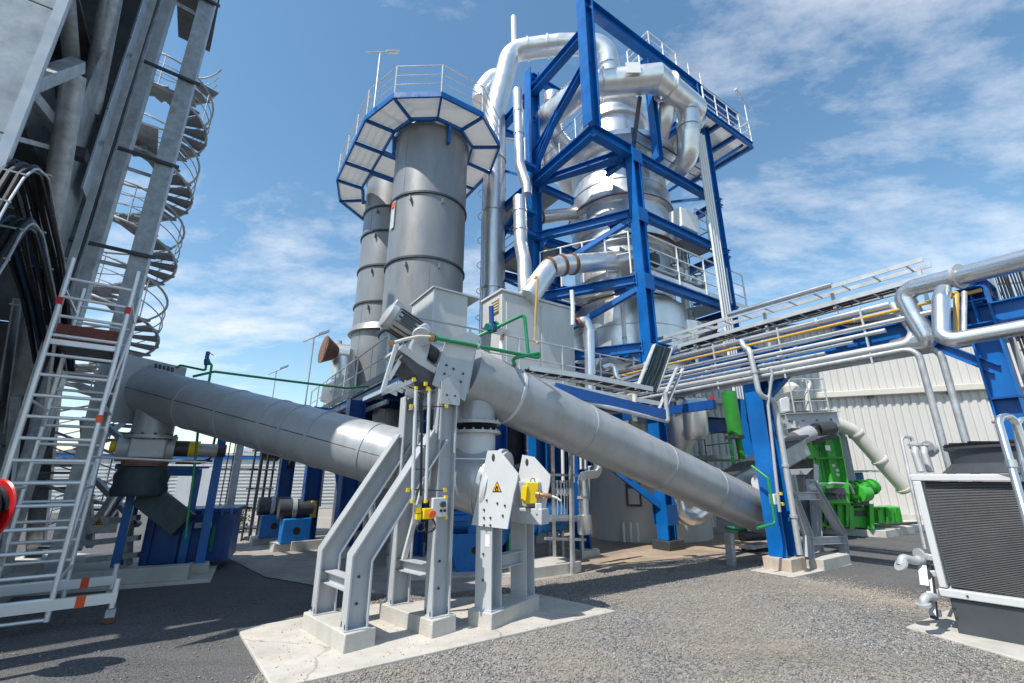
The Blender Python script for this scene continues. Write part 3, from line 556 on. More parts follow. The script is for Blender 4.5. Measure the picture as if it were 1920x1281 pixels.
# --- green pipe on the lower conveyor
gl = T('water_pipe', 'thin green pipe crossing above the shaded conveyor towards the walkway', 'pipe', V3(-6, 8.6, 3.8))
P('pipe_run', MB().tube([at(362, 706, 8.45), at(402, 697, 8.5), at(520, 712, 9.0), at(650, 728, 9.5), at(690, 724, 9.9)], .024, 10, .08), 'green_pipe', gl)
P('pipe_branch', MB().tube([at(330, 690, 8.55), at(338, 685, 8.55), at(386, 695, 8.5), at(386, 685, 8.5)], .022, 10, .05), 'green_pipe', gl)
P('pipe_drop', MB().tube([at(392, 715, 8.45), at(397, 685, 8.5), at(390, 676, 8.5)], .022, 10, .05), 'green_pipe', gl)
v3 = T('solenoid_valve', 'small navy valve standing above the shaded conveyor on green pipes', 'valve', at(389, 676, 8.5))
P('body', MB().cyl(at(388, 684, 8.5), at(388, 674, 8.5), .05, 12), 'dark_blue', v3); P('coil', MB().box(at(389, 666, 8.5), (.07, .07, .14), E2), 'dark_blue', v3, .008); P('lever', MB().cyl(at(391, 661, 8.5), at(400, 666, 8.45), .01, 6), 'motor_grey', v3)
# --- low-end support of upper conveyor
lf = T('steel_trestle', 'grey braced steel stool behind the blue rack column at conveyor foot', 'support', V3(6.3, 10.2, 0))
P('plinth', MB().box(V3(6.45, 10.55, .1), (1.25, .95, .22), E2), 'concrete', lf, .012)
def fq(px, py, o=0): return onplane(px, py, V3(6.3, 10.2, 0) + E1 * o, E1)
for o in (0, .62):
    for a, b, c in (((1517, 1046), (1515, 1003), (1486, 930)), ((1584, 1042), (1579, 1003), (1522, 905))):
        P('bent_leg', MB().ibeam([fq(*a, o), fq(*b, o), fq(*c, o)], .15, .15, .014, .01, up=E2), 'grey_paint', lf)
P('cross_beam', MB().ibeam([fq(1516, 1014), fq(1580, 1012)], .15, .15, .014, .01), 'grey_paint', lf)
P('cross_beam', MB().ibeam([fq(1484, 930), fq(1530, 930)], .16, .15, .014, .01), 'grey_paint', lf)
P('post', MB().ibeam([fq(1534, 1040, .3), fq(1522, 900, .3)], .18, .18, .014, .01, up=E2), 'grey_paint', lf)
P('web_plate', MB().prism([fq(x, y, .35) for x, y in ((1495, 935), (1528, 935), (1534, 1000), (1497, 985))], E1 * .02), 'dark_metal', lf)
# ================================================================ STACKS WITH OCTAGON PLATFORM
SA = V3(-2.9, 13.65, 0); SB = SA + E1 * 3.85
def stack(name, c, r, zt, bands, label, base=None):
    t = T(name, label, 'stack', c)
    zs = [0] + bands + [zt]
    for i in range(len(zs) - 1):
        rr = r if not (base and zs[i + 1] <= base[0] + .01) else base[1]
        P('shell_section', MB().lathe(c + UP * (zs[i] + .004), [(rr, 0), (rr, zs[i + 1] - zs[i] - .008)], 64), 'stack_paint', t)
    for i in range(len(zs) - 1):
        rr = r if not (base and zs[i + 1] <= base[0] + .01) else base[1]; an = R(-120 + 47 * (i % 3)); P('weld_seam', MB().box(c + V3((rr + .002) * math.cos(an), (rr + .002) * math.sin(an), (zs[i] + zs[i + 1]) / 2), (.012, .03, zs[i + 1] - zs[i] - .1), (math.cos(an), math.sin(an), 0)), 'stack_paint', t)
        for an in (R(-60), R(-105)): P('lifting_lug', MB().box(c + V3((rr + .05) * math.cos(an), (rr + .05) * math.sin(an), zs[i + 1] - .25), (.12, .04, .16), (math.cos(an), math.sin(an), 0)), 'stack_paint', t)
    for z in bands: P('joint_ring', MB().ring(c + UP * z, UP, r - .05, r + .05, .07, 64), 'dark_metal', t)
    P('top_flange', MB().ring(c + UP * (zt - .5), UP, r - .02, r + .07, .1, 64), 'stack_paint', t)
    P('top_flange', MB().ring(c + UP * (zt - .32), UP, r - .02, r + .07, .1, 64), 'stack_paint', t)
    if base: P('cone_transition', MB().lathe(c + UP * base[0], [(base[1], 0), (r, .28)], 64), 'stack_paint', t)
    P('dome', MB().lathe(c + UP * zt, [(r, 0), (r * .95, .25), (r * .6, .5), (.02, .62)], 48), 'stack_paint', t)
    return t
ta = stack('exhaust_stack', SA, 1.27, 13.75, [6.0, 8.25, 10.55], 'front and nearer of two tall dark grey cylindrical stacks')
P('sign_plate', MB().box(SA + V3(-.98, -.86, 9.95), (.22, .02, 1.0), (.66, -.75, 0)), 'light_paint', ta); P('sign_mark', MB().box(SA + V3(-.995, -.875, 10.3), (.16, .02, .2), (.66, -.75, 0)), 'orange_red', ta)
tb = stack('exhaust_stack', SB, 1.2, 14.4, [8.1, 9.6, 11.1, 12.2], 'rear stack half hidden behind the nearer grey stack', base=(7.0, 1.34))
pf = T('stack_platform', 'blue-rimmed octagonal platform with railings round the stack tops', 'platform', SA + UP * 13.3)
ZP = 13.35
def SP(b, a, z): return SA + E1 * b + E2 * a + UP * z
def cap(r): return [(-r * math.cos(R(90 - 36 * k)), r * math.sin(R(90 - 36 * k))) for k in range(6)] + [(3.85 + r * math.cos(R(-90 + 36 * k)), r * math.sin(R(-90 + 36 * k))) for k in range(6)]
octo = cap(2.45)
inner = cap(1.45)
for i in range(12):
    a, b = octo[i], octo[(i + 1) % 12]; c, d = inner[(i + 1) % 12], inner[i]
    mid = 3 if i in (5, 11) else 1
    for k in range(mid):
        f0, f1 = k / mid, (k + 1) / mid; lp_ = lambda p, q, f: (p[0] + (q[0] - p[0]) * f, p[1] + (q[1] - p[1]) * f)
        q = [lp_(a, b, f0 + .01), lp_(a, b, f1 - .01), lp_(d, c, f1 - .01), lp_(d, c, f0 + .01)]
        P('deck_panel', MB().prism([SP(x[0] * .995, x[1] * .995, ZP + .02) for x in q], UP * .05), 'under_panel', pf)
        P('radial_beam', MB().ibeam([SP(*lp_(a, b, f0), ZP - .08), SP(*lp_(d, c, f0), ZP - .06)], .12, .06, .012, .01), 'blue_steel', pf)
    P('rim_beam', MB().rhs([SP(*a, ZP), SP(*b, ZP)], .06, .2), 'blue_steel', pf)
    P('inner_beam', MB().rhs([SP(*d, ZP - .05), SP(*c, ZP - .03)], .06, .14), 'blue_steel', pf)
P('centre_deck', MB().box(SP(1.92, 0, ZP + .05), (2.85, 1.5, .06), E2), 'under_panel', pf)
for b_ in (1.25, 2.6): P('centre_beam', MB().rhs([SP(b_, -1.45, ZP - .06), SP(b_, 1.45, ZP - .06)], .1, .18), 'blue_steel', pf)
for b_, a_ in ((-1.4, 0), (0.2, 1.38), (.2, -1.38), (3.85, -1.4), (3.85, 1.4)):
    P('bracket', MB().rhs([SP(b_, a_, ZP - .1), SP(b_ * .97, a_ * .97, ZP - .8)], .1, .12), 'blue_steel', pf)
railing(pf, [SP(x * .99, y * .99, ZP + .1) for x, y in octo], 1.1, 1.2, 'rail_galv', .024, closed=True)
def floodlight(base, h, label, d=V3(.8, -.6, 0), name='floodlight', s=1.0):
    t = T(name, label, 'lamp', base)
    P('pole', MB().tube([base, base + UP * h], .03 * s, 10), 'rail_galv', t)
    P('lamp_arm', MB().cyl(base + UP * h - d * .45 * s - UP * .25 * s, base + UP * h + d * .5 * s + UP * .3 * s, .028 * s, 8), 'rail_galv', t)
    P('lamp_head', MB().box(base + UP * h + d * .42 * s + UP * .28 * s, (.5 * s, .12 * s, .1 * s), d + UP * .5), 'light_paint', t)
    P('lamp_glass', MB().box(base + UP * (h - .06 * s) + d * .43 * s + UP * .28 * s, (.42 * s, .09 * s, .012), d + UP * .5), 'white', t)
floodlight(SP(-.6, -2.35, ZP), 2.35, 'lamp post on the left railing of the octagonal platform', E2 + UP * .1)
# ================================================================ WALKWAY DECK (z about 4)
ZW = 3.95
W0 = V3(-2.1, 8.95, 0)
def WL(a, b, z=ZW): return W0 + E2 * a + E1 * b + UP * z
wk = T('walkway_deck', 'raised grating walkway on blue beams around the stacks', 'walkway', W0)
for b0 in np.arange(.0, 10.8, 1.2): P('grating_panel', MB().box(WL(.62, b0 + .6, ZW - .02), (1.18, 1.18, .04), E2), 'grating', wk)
for a0 in np.arange(1.25, 8.4, 1.2): P('grating_panel', MB().box(WL(a0 + .6, .6, ZW - .02), (1.18, 1.18, .04), E2), 'grating', wk)
for a in (0, 1.24): P('edge_beam', MB().ibeam([WL(a, 0, ZW - .16), WL(a, 10.8, ZW - .16)], .22, .12, .014, .01), 'dark_blue', wk)
for b in (0.02, 1.24): P('edge_beam', MB().ibeam([WL(0.1, b, ZW - .16), WL(8.4, b, ZW - .16)], .22, .12, .014, .01), 'dark_blue', wk)
for b in np.arange(.3, 10.6, 1.5): P('cross_beam', MB().ibeam([WL(.06, b, ZW - .3), WL(2.4, b, ZW - .3)], .2, .12, .014, .01), 'dark_blue', wk)
for b in (1.5, 4.0, 6.5, 9): P('stringer', MB().rhs([WL(.1, b, ZW - .5), WL(.1, b + 2.2, ZW - .5)], .05, .1), 'galvanised', wk)
railing(wk, [WL(.02, 10.6), WL(.02, .25), WL(.02, .0), WL(8.2, 0.0)], 1.1, 1.35, 'rail_galv', .022, (1.0, .55), toe=False)
P('toe_board', MB().box(WL(-.02, 5.2, ZW + .1), (10.6, .012, .18), E1), 'dark_metal', wk)
P('light_fitting', MB().box(WL(-.25, .9, ZW - .42), (2.3, .14, .12), E1), 'bright_pipe', wk, .02)
for x, y in ((-2.08, 10.0), (-3.97, 11.4), (-5.37, 12.63), (-7.25, 15.0), (-2.6, 12.0), (-4.6, 14.6)):
    P('column', MB().ibeam([V3(x, y, .1), V3(x, y, ZW - .28)], .4, .38, .03, .02, up=E2), 'dark_blue', wk)
    P('column_foot', MB().box(V3(x, y, .12), (.75, .6, .24), E2), 'concrete', wk, .012)
P('knee_brace', MB().rhs([V3(-4.0, 11.5, .6), V3(-4.9, 12.6, 2.7)], .1, .1), 'dark_blue', wk); P('knee_brace', MB().rhs([V3(-7.2, 15, 2.1), V3(-6.0, 13.6, 3.4)], .1, .1), 'dark_metal', wk)
floodlight(at(572, 760, 12.6), 2.0, 'lamp on a thin pole behind the shaded conveyor, nearer the stacks', V3(.7, .5, 0), s=.7)
floodlight(at(507, 770, 15), 1.35, 'lamp just peeking over the middle of the shaded conveyor', V3(.7, .5, 0), s=.6)
# vent cowl left of stacks
vc = T('vent_cowl', 'silver vent pipe with dark red slanted cowl left of the stacks', 'vent', at(645, 740, 15.5))
P('pipe', MB().tube([at(648, 760, 15.5), at(642, 660, 15.5)], .42, 24), 'cladding_soft', vc); P('head_pipe', MB().cyl(at(655, 666, 15.5), at(625, 662, 15.3), .36, 20), 'cladding_soft', vc)
P('cowl', MB().cyl(at(632, 662, 15.2), at(606, 655, 14.9), .22, 20, .5), 'rust', vc); P('valve_stub', MB().cyl(at(637, 654, 15.5), at(636, 640, 15.5), .1, 10), 'motor_grey', vc)
P('duct_slope', MB().prism([at(x, y, 15.0) for x, y in ((605, 725), (650, 700), (662, 745), (600, 752))], V3(0, .8, 0)), 'cladding_soft', vc)
# grey enclosure and white cabinet
ge = T('sheet_enclosure', 'grey sheet-metal hood standing in front of the nearer stack', 'enclosure', V3(-1.95, 10.2, ZW))
gc = WL(.95, 1.15, 0); zt = 6.35
P('hood_panel', MB().prism([gc - E2 * .0 + UP * ZW, gc + E2 * .95 + UP * ZW, gc + E2 * .95 + UP * zt, gc + UP * zt], E1 * .025), 'cabinet_paint', ge)
for k in range(3): P('side_panel', MB().box(gc + E1 * (.25 + .48 * k) + UP * ((ZW + zt) / 2 - .0), (.025, .47, zt - ZW), E2), 'cabinet_paint', ge)
P('roof_panel', MB().prism([gc - E2 * .06 - E1 * .06 + UP * zt, gc + E2 * 1.3 - E1 * .06 + UP * (zt - .02), gc + E2 * 1.3 + E1 * 1.5 + UP * (zt - .02), gc - E2 * .06 + E1 * 1.5 + UP * zt], UP * .04), 'cabinet_paint', ge)
P('seam_strip', MB().box(gc - E1 * .01 + UP * ((ZW + zt) / 2), (.05, .02, zt - ZW), E2), 'light_paint', ge)
cb_ = T('equipment_cabinet', 'large pale cabinet with overhanging lid on the walkway', 'cabinet', V3(0.6, 11.3, ZW))
kc = V3(-.27, 11.0, 0)
P('body', MB().box(kc + E2 * 1.25 + E1 * .5 + UP * (ZW + 1.3), (2.5, 1.0, 2.5), E2), 'cabinet_paint', cb_, .015)
P('lid', MB().box(kc + E2 * 1.25 + E1 * .5 + UP * (ZW + 2.59), (2.6, 1.1, .07), E2), 'light_paint', cb_, .015)
for k in range(2): P('door_panel', MB().box(kc + E2 * (.68 + 1.15 * k) - E1 * .005 + UP * (ZW + 1.3), (1.08, .03, 2.2), E2), 'cabinet_paint', cb_, .008)
P('louvre', MB().box(kc - E2 * .01 + E1 * .3 + UP * (ZW + 2.2), (.03, .34, .4), E2), 'yellow_gas', cb_)
for k in range(5): P('louvre_slat', MB().box(kc - E2 * .03 + E1 * .3 + UP * (ZW + 2.05 + .08 * k), (.03, .34, .03), E2), 'cream_pipe', cb_)
O('gas_pipe', MB().tube([at(1003, 523, 10.9), at(1005, 517, 10.9), at(1008, 523, 10.9), at(1004, 590, 10.8), at(1003, 640, 10.8), at(1009, 644, 10.7)], .03, 10, .05), 'yellow_gas', 'slim yellow pipe running down the front of the pale cabinet', 'pipe')
# ================================================================ BLUE STEEL TOWER
tw = T('steel_tower', 'tall bright blue steel frame tower enclosing the silver vessel', 'steel frame', L(1.8, 0))
def bcol(a, b, z0, z1, h=.36, w=.34): return P('column', MB().ibeam([L(a, b, z0), L(a, b, z1)], h, w, .03, .02, up=E2), 'blue_steel', tw)
def bb(p, q, h=.29, w=.22, m='blue_steel', n='beam'): return P(n, MB().ibeam([p, q], h, w, .024, .016), m, tw)
LV = [5.6, 7.75, 10.05, 12.3]
bcol(1.8, 0, .25, 12.3); bcol(6.4, 0, .25, 17.6); bcol(0, 3.1, .25, 17.3, .44, .4); bcol(0, 6.4, .25, 17.3); bcol(6.9, 5.8, .25, 17.3); bcol(0, 0, 12.3, 17.75, .42, .4); bcol(3.2, 0.0, 12.5, 17.0, .28, .26); bcol(3.5, 6.2, .2, 12)
for z in LV:
    bb(L(1.8, 0, z - .17), L(6.9, 0, z - .17)); bb(L(0, 3.1, z - .18), L(1.8, 0, z - .18)); bb(L(0, 3.1, z - .17), L(0, 6.4, z - .17)); bb(L(6.9, 0, z - .17), L(6.9, 5.8, z - .17)); bb(L(0, 6.4, z - .17), L(6.9, 5.8, z - .17))
    bb(L(0, 3.1, z - .2), L(2.2, 3.1, z - .2), .24, .2); bb(L(1.8, 0.1, z - .2), L(1.8, 1.2, z - .2), .24, .2)
bb(L(0, 0, 12.13), L(1.8, 0, 12.13), .4, .28); bb(L(0, 0, 12.12), L(0, 3.1, 12.12), .34, .26)
bb(L(1.5, 0.1, 12.1), L(0, 3.1, 12.1), .24, .2)
bb(L(0, 0, 17.5), L(9.4, 0, 17.5), .5, .3); bb(L(0, 0, 16.3), L(0, 6.6, 16.3), .36, .28); bb(L(0, 0, 15.0), L(0, 3.1, 13.2), .26, .22, n='brace')
bb(L(0, 1.6, 14.2), L(0, 3.1, 12.6), .2, .2, n='brace')
bb(L(0, 6.4, 17.2), L(6.9, 5.8, 17.2)); bb(L(6.9, 0, 17.0), L(6.9, 5.8, 17.0)); bb(L(0, 3.1, 17.1), L(2.5, 3.1, 17.1), .26, .22); bb(L(0, 3.1, 15), L(2.0, 4.5, 15), .24, .2)
for a, b in ((L(0.1, 3.0, 8.3), L(1.75, .1, 9.7)), (L(0.1, 3.0, 5.9), L(1.75, .1, 7.3)), (L(6.9, .2, 5.8), L(6.9, 5.6, 7.4)), (L(6.9, .2, 10.4), L(6.9, 3, 12)), (L(6.85, 0.1, 15), L(4.6, .05, 17.2)), (L(1.8, .1, 2.2), L(.2, 2.9, 5.2)), (L(1.75, 0, 1.0), L(-.8, 1.6, 3.4)), (L(0, 6.2, 10.4), L(0, 3.3, 12))): P('brace', MB().rhs([a, b], .18, .16), 'blue_steel', tw)
P('column_foot', MB().box(L(1.8, 0, .12), (.6, .55, .24), E2), 'dark_metal', tw, .012)
for a, b in ((0, 3.1), (0, 6.4), (6.4, 0), (6.9, 5.8)): P('column_foot', MB().box(L(a, b, .12), (.8, .8, .26), E2), 'concrete', tw, .012)
for z in (.85, 5.2, 7.4, 9.7, 11.9):
    for s in (-1, 1): P('splice_plate', MB().box(L(1.8, 0, z) + E1 * s * .21, (.44, .02, .5), E2), 'blue_steel', tw)
# floors
def floor_ring(z, rin, m='under_panel'):
    vc_ = L(3.87, 2.31); n = 0
    for (a0, a1, b0, b1) in ((.05, 1.75, 3.15, 6.3), (1.85, 6.8, .12, .55), (5.7, 6.8, .6, 5.7), (1.85, 5.65, 4.3, 5.7), (.95, 1.8, 1.6, 3.0), (1.85, 2.15, .6, 4.2)):
        k = max(1, int((a1 - a0) / 1.6))
        for i in range(k):
            x0 = a0 + (a1 - a0) * i / k; x1 = a0 + (a1 - a0) * (i + 1) / k - .012
            P('floor_plate', MB().box(L((x0 + x1) / 2, (b0 + b1) / 2, z + .025), (x1 - x0, b1 - b0, .04), E2), m, tw)
for z in (7.75,): floor_ring(z, 2)
for (a0, a1, b0, b1) in ((.1, 1.6, 3.4, 6.2),): P('floor_plate', MB().box(L((a0 + a1) / 2, (b0 + b1) / 2, 12.33), (a1 - a0, b1 - b0, .04), E2), 'floor_plate', tw)
railing(tw, [L(.12, 2.95, 7.82), L(1.62, .3, 7.82)], 1.45, .85, 'white', .026, (1.0, .5)); railing(tw, [L(2.1, -.02, 7.8), L(6.55, -.02, 7.8), L(7.6, -.02, 7.8)], 1.4, 1.5, 'white', .03, (1.0, .66, .33), toe=True)
railing(tw, [L(6.9, .3, 10.1), L(6.9, 3, 10.1)], 1.1, 1.2, 'dark_metal', .022); railing(tw, [L(9.2, -.3, 5.8), L(9.2, 3, 5.8)], 1.1, 1.3, 'dark_metal', .02); P('side_landing', MB().box(L(8.1, 1.4, 5.65), (2.3, 3.4, .18), E2), 'dark_blue', tw)
# inner cross bracing behind the railing
for a, b in ((L(4.6, 2.0, 7.9), L(6.2, .6, 9.5)), (L(4.6, 2.0, 9.4), L(6.2, .6, 7.9))): P('cross_brace', MB().cyl(a, b, .04, 8), 'rail_galv', tw)
# upper platforms at the right
def plat(a0, a1, b0, b1, z, n):
    for i in range(n):
        x0 = a0 + (a1 - a0) * i / n; x1 = a0 + (a1 - a0) * (i + 1) / n - .02
        P('deck_panel', MB().box(L((x0 + x1) / 2, (b0 + b1) / 2, z), (x1 - x0, b1 - b0 - .1, .05), E2), 'under_panel', tw)
        bb(L(x0, b0, z - .12), L(x0, b1, z - .12), .2, .12)
    for b in (b0, b1): bb(L(a0, b, z - .1), L(a1, b, z - .1), .26, .12)
    bb(L(a1, b0, z - .1), L(a1, b1, z - .1), .26, .12)
plat(5.6, 9.1, -.6, 2.6, 15.6, 3); railing(tw, [L(5.7, -.6, 15.65), L(9.1, -.6, 15.65), L(9.1, 2.6, 15.65)], 1.1, .95, 'white', .024)
plat(7.2, 9.6, 0.3, 2.2, 17.2, 2); railing(tw, [L(7.2, .2, 17.25), L(9.6, .2, 17.25), L(9.6, 2.2, 17.25)], 1.1, .8, 'white', .024)
plat(3.6, 6.9, .2, 1.2, 17.75, 3); railing(tw, [L(3.6, .1, 17.8), L(7.0, .1, 17.8)], 1.1, .8, 'white', .024); railing(tw, [L(3.6, .1, 17.8), L(3.6, 1.2, 17.8)], 1.1, .5, 'white', .024)
for b in (-.4, 2.4): P('knee_brace', MB().rhs([L(6.9, max(b, 0), 14.0), L(8.6, b, 15.4)], .14, .12), 'blue_steel', tw)
floodlight(L(9.3, -.5, 15.7), 2.4, 'lamp post at the far right corner of the blue tower top', -E2, s=.9)
# vertical white conduits beside the right column
vt = T('conduit_bank', 'bank of four white vertical conduits beside the right tower column', 'conduit', L(6.35, -.3, 4.4))
for k in range(4): P('conduit', MB().cyl(L(5.35 + .15 * k, -.32, 4.2), L(5.35 + .15 * k, -.32, 14.6), .045, 10), 'white', vt)
for z in np.arange(5, 14.5, 1.5): P('clamp', MB().box(L(5.57, -.28, z), (.66, .03, .06), E2), 'rail_galv', vt)
O('junction_box', MB().box(L(4.6, .2, 10.55), (1.0, .5, .75), E2), 'white', 'white box on the tower beam below the lower ring pipe bend', 'box', bevel=.02)
# ================================================================ VESSEL
VC = L(3.72, 2.4)
ve = T('reactor_vessel', 'tall silver-clad reactor vessel inside the blue tower', 'vessel', VC)
P('concrete_skirt', MB().lathe(VC + UP * .02, [(2.05, 0), (2.05, 2.05), (1.95, 2.1)], 64), 'skirt', ve)
def sec(n, prof, m='cladding', k=56): return P(n, MB().lathe(VC, prof, k), m, ve)
sec('lower_neck', [(1.2, 2.1), (1.2, 4.4), (1.95, 5.0)], 'cladding')
sec('lower_drum', [(1.95, 5.0), (2.08, 5.02), (2.08, 6.48), (2.06, 6.5), (2.08, 6.52), (2.08, 7.4), (1.85, 7.6)])
sec('middle_drum', [(1.75, 7.7), (1.75, 8.5), (1.85, 8.5), (1.85, 8.62), (1.84, 8.64), (1.84, 9.6), (1.96, 9.62), (1.96, 9.76), (1.35, 9.8)], 'cladding')
sec('cone', [(1.9, 9.8), (1.9, 10.6), (1.85, 11.25), (2.0, 11.3), (2.0, 11.42), (1.5, 11.44)], 'cladding')
sec('upper_body', [(1.98, 11.45), (1.94, 11.9), (1.84, 12.6), (1.78, 13.2), (1.85, 13.55), (2.05, 13.75)], 'cladding')
sec('hat', [(1.6, 13.35), (2.3, 13.55), (2.36, 13.6), (2.36, 13.8), (2.3, 13.86), (1.35, 14.6)], 'cladding_soft')
sec('top_drum', [(1.3, 14.4), (1.3, 15.55), (1.42, 15.56), (1.42, 15.7), (1.2, 15.72), (1.16, 16.4), (1.3, 16.42), (1.3, 16.55), (.9, 16.6), (.5, 16.9)], 'cladding')
for z in (9.8, 11.36): P('rust_flange', MB().ring(VC + UP * z, UP, 1.5, 2.03, .035, 56), 'rust', ve)
for a in np.arange(0, 6.28, .79): P('cladding_seam', MB().box(VC + V3(2.085 * math.cos(a), 2.085 * math.sin(a), 6.2), (.01, .05, 2.4), (math.cos(a), math.sin(a), 0)), 'cladding_soft', ve)
for a in np.arange(.2, 6.28, .9): P('cladding_seam', MB().box(VC + V3(1.84 * math.cos(a), 1.84 * math.sin(a), 9.1), (.02, .04, .95), (math.cos(a), math.sin(a), 0)), 'cladding_soft', ve)
P('side_hopper', MB().lathe(VC + E2 * 1.2 - E1 * 1.15 + UP * 5.1, [(.5, 0), (.9, .9), (.95, 1.8), (.5, 2.1)], 32), 'cladding_soft', ve)
P('side_nozzle', MB().tube([VC + E2 * .6 - E1 * 1.0 + UP * 6.75, VC + E2 * 2.4 - E1 * 1.7 + UP * 7.0], .26, 20), 'cladding', ve); P('nozzle_flange', MB().cyl(VC + E2 * 2.4 - E1 * 1.7 + UP * 7.0, VC + E2 * 2.52 - E1 * 1.74 + UP * 7.01, .3, 20), 'rust', ve)
P('manhole', MB().cyl(VC - E1 * 1.9 + E2 * 1.4 + UP * 6.1, VC - E1 * 2.15 + E2 * 1.5 + UP * 6.05, .4, 24), 'rust', ve)
for k in range(5): P('anchor_stud', MB().cyl(VC + V3(-1.1 + .2 * k, -1.9, 0.03), VC + V3(-1.1 + .2 * k, -1.9, .55), .04, 8), 'white', ve)
P('skirt_door', MB().box(VC + V3(-.75, -1.93, 1.35), (.42, .08, .75), (1, -.35, 0)), 'dark_metal', ve); P('door_pane', MB().box(VC + V3(-.76, -1.97, 1.25), (.3, .05, .42), (1, -.35, 0)), 'skirt', ve)
# ring manifold and ducts
rm_ = T('ring_duct', 'polygonal silver ring duct encircling the vessel top', 'duct', VC + UP * 15.2)
rg = [VC + V3(3.2 * math.cos(R(a)), 3.2 * math.sin(R(a)), 15.3) for a in (10, 55, 100, 150, 200, 240, 285, 328)]
rr_ = []
for i in range(8):
    o = (rg[i] - (VC + UP * 15.3)).normalized(); d0 = (rg[i] - rg[i - 1]).normalized(); k = 1 / max(.3, abs(d0.cross(o).length)); rr_.append([rg[i] + o * (.46 * k * math.cos(t)) + UP * .52 * math.sin(t) for t in np.arange(0, 6.28, math.pi / 6)])
for i in range(8):
    a, b = rg[i], rg[(i + 1) % 8]; d = (b - a).normalized(); m = len(rr_[0])
    P('duct_segment', MB().add(rr_[i] + rr_[(i + 1) % 8], [(j, (j + 1) % m, m + (j + 1) % m, m + j) for j in range(m)]), 'cladding', rm_)
    P('flange_band', MB().ring(a.lerp(b, .25), d, .42, .55, .06, 24), 'cladding_soft', rm_)
P('rust_joint', MB().ring(rg[5].lerp(rg[6], .05), rg[6] - rg[5], .4, .56, .14, 24), 'rust', rm_)
P('name_plate', MB().box((rg[5] + rg[6]) / 2 + V3(.3, -.6, -.02), (.5, .04, .45), (1, 0, 0)), 'white', rm_)
def duct(name, path, r, label, m='cladding', bend=.5, n=20, bands=(), bm='rust', cat='duct', group=None):
    t = T(name, label, cat, Vector(path[0]), group); P('duct_run', MB().tube(path, r, n, bend, 7), m, t)
    for (i, f) in bands:
        a, b = Vector(path[i]), Vector(path[i + 1]); P('joint_band', MB().ring(a.lerp(b, f), b - a, r - .01, r * 1.12, .08, n), bm, t)
    return t
bz = 'cladding_soft'
duct('downcomer_duct', [at(1290, 195, 13.6), at(1292, 250, 13.7), at(1290, 300, 14.0), at(1262, 330, 14.6)], .38, 'right silver downcomer curving from ring duct back to vessel', bend=.7, bands=((0, .3), (0, .8)), bm=bz)
duct('downcomer_duct', [at(1253, 175, 13.3), at(1246, 225, 13.6), at(1225, 290, 14.3)], .33, 'silver downcomer just inside the right one below the ring duct', bend=.6, bands=((0, .4),), bm=bz)
duct('downcomer_duct', [at(1035, 180, 14.4), at(1037, 250, 14.5), at(1060, 280, 14.8), at(1110, 285, 15.2)], .37, 'left silver downcomer beside the left tower column', bend=.5, bands=((0, .35), (0, .7)), bm=bz)
duct('gas_duct', [V3(-.72, 15.4, .3), V3(-.72, 15.4, 16.6), at(958, 96, 15.4), at(1050, 84, 15.2), at(1138, 84, 15.0), VC + UP * 16.5], .44, 'thick silver duct rising left of the tower and arching into vessel top', bend=.8, n=28, bands=((0, .3), (0, .5), (0, .7), (0, .85), (2, .35), (2, .75), (4, .3)), bm='cladding_soft')
O('vent_pipe', MB().cyl(at(964, 90, 15.4), at(963, 32, 15.4), .12, 12), 'white', 'thin white vent pipe standing on top of the arching duct', 'pipe')
duct('gas_duct', [at(905, 190, 17), at(905, 175, 17), at(925, 150, 17), at(950, 150, 17)], .5, 'short rounded silver duct behind the arching duct top', bend=.4)
duct('slim_duct', [at(970, 170, 13.3), at(975, 310, 13.2), at(988, 350, 13.0), at(988, 365, 13.0)], .17, 'slim silver pipe in front of left tower column, upper run', bend=.2, bands=((0, .3), (0, .6)), bm='cladding_soft')
duct('slim_duct', [at(974, 372, 13.0), at(977, 460, 12.8), at(983, 490, 12.6), at(986, 565, 12.3)], .22, 'slim silver pipe in front of left tower column, lower run into cabinet', bend=.2, bands=((0, .3), (0, .7)), bm='cladding_soft')
for y, i in ((312, 0), (398, 1), (440, 2)): P('pipe_bracket', MB().box(at(990, y, 13.6), (.5, .3, .12), E2), 'blue_steel', tw)
duct('side_duct', [at(990, 560, 11.4), at(1030, 503, 11.9), at(1055, 497, 12.1), at(1185, 486, 13.6)], .3, 'silver duct rising from the cabinet and entering vessel at railing level', bend=.4, bands=((1, .0), (1, .9), (2, .12)))
duct('side_duct', [at(1012, 408, 14.5), at(1105, 398, 15.2)], .24, 'level silver duct leaving the vessel above the railing', bands=((0, .02),))
duct('drain_pipe', [at(1086, 606, 11.6), at(1098, 600, 11.6), at(1105, 620, 11.6), at(1107, 735, 11.5)], .14, 'bright vertical pipe with elbow right of pale cabinet', 'bright_pipe', .15, bands=((0, .0),))
duct('conduit_pipe', [at(1072, 545, 11.9), at(1074, 575, 11.9), at(1074, 610, 11.9)], .06, 'thin pale pipe above the right end of pale cabinet', 'white', .1)

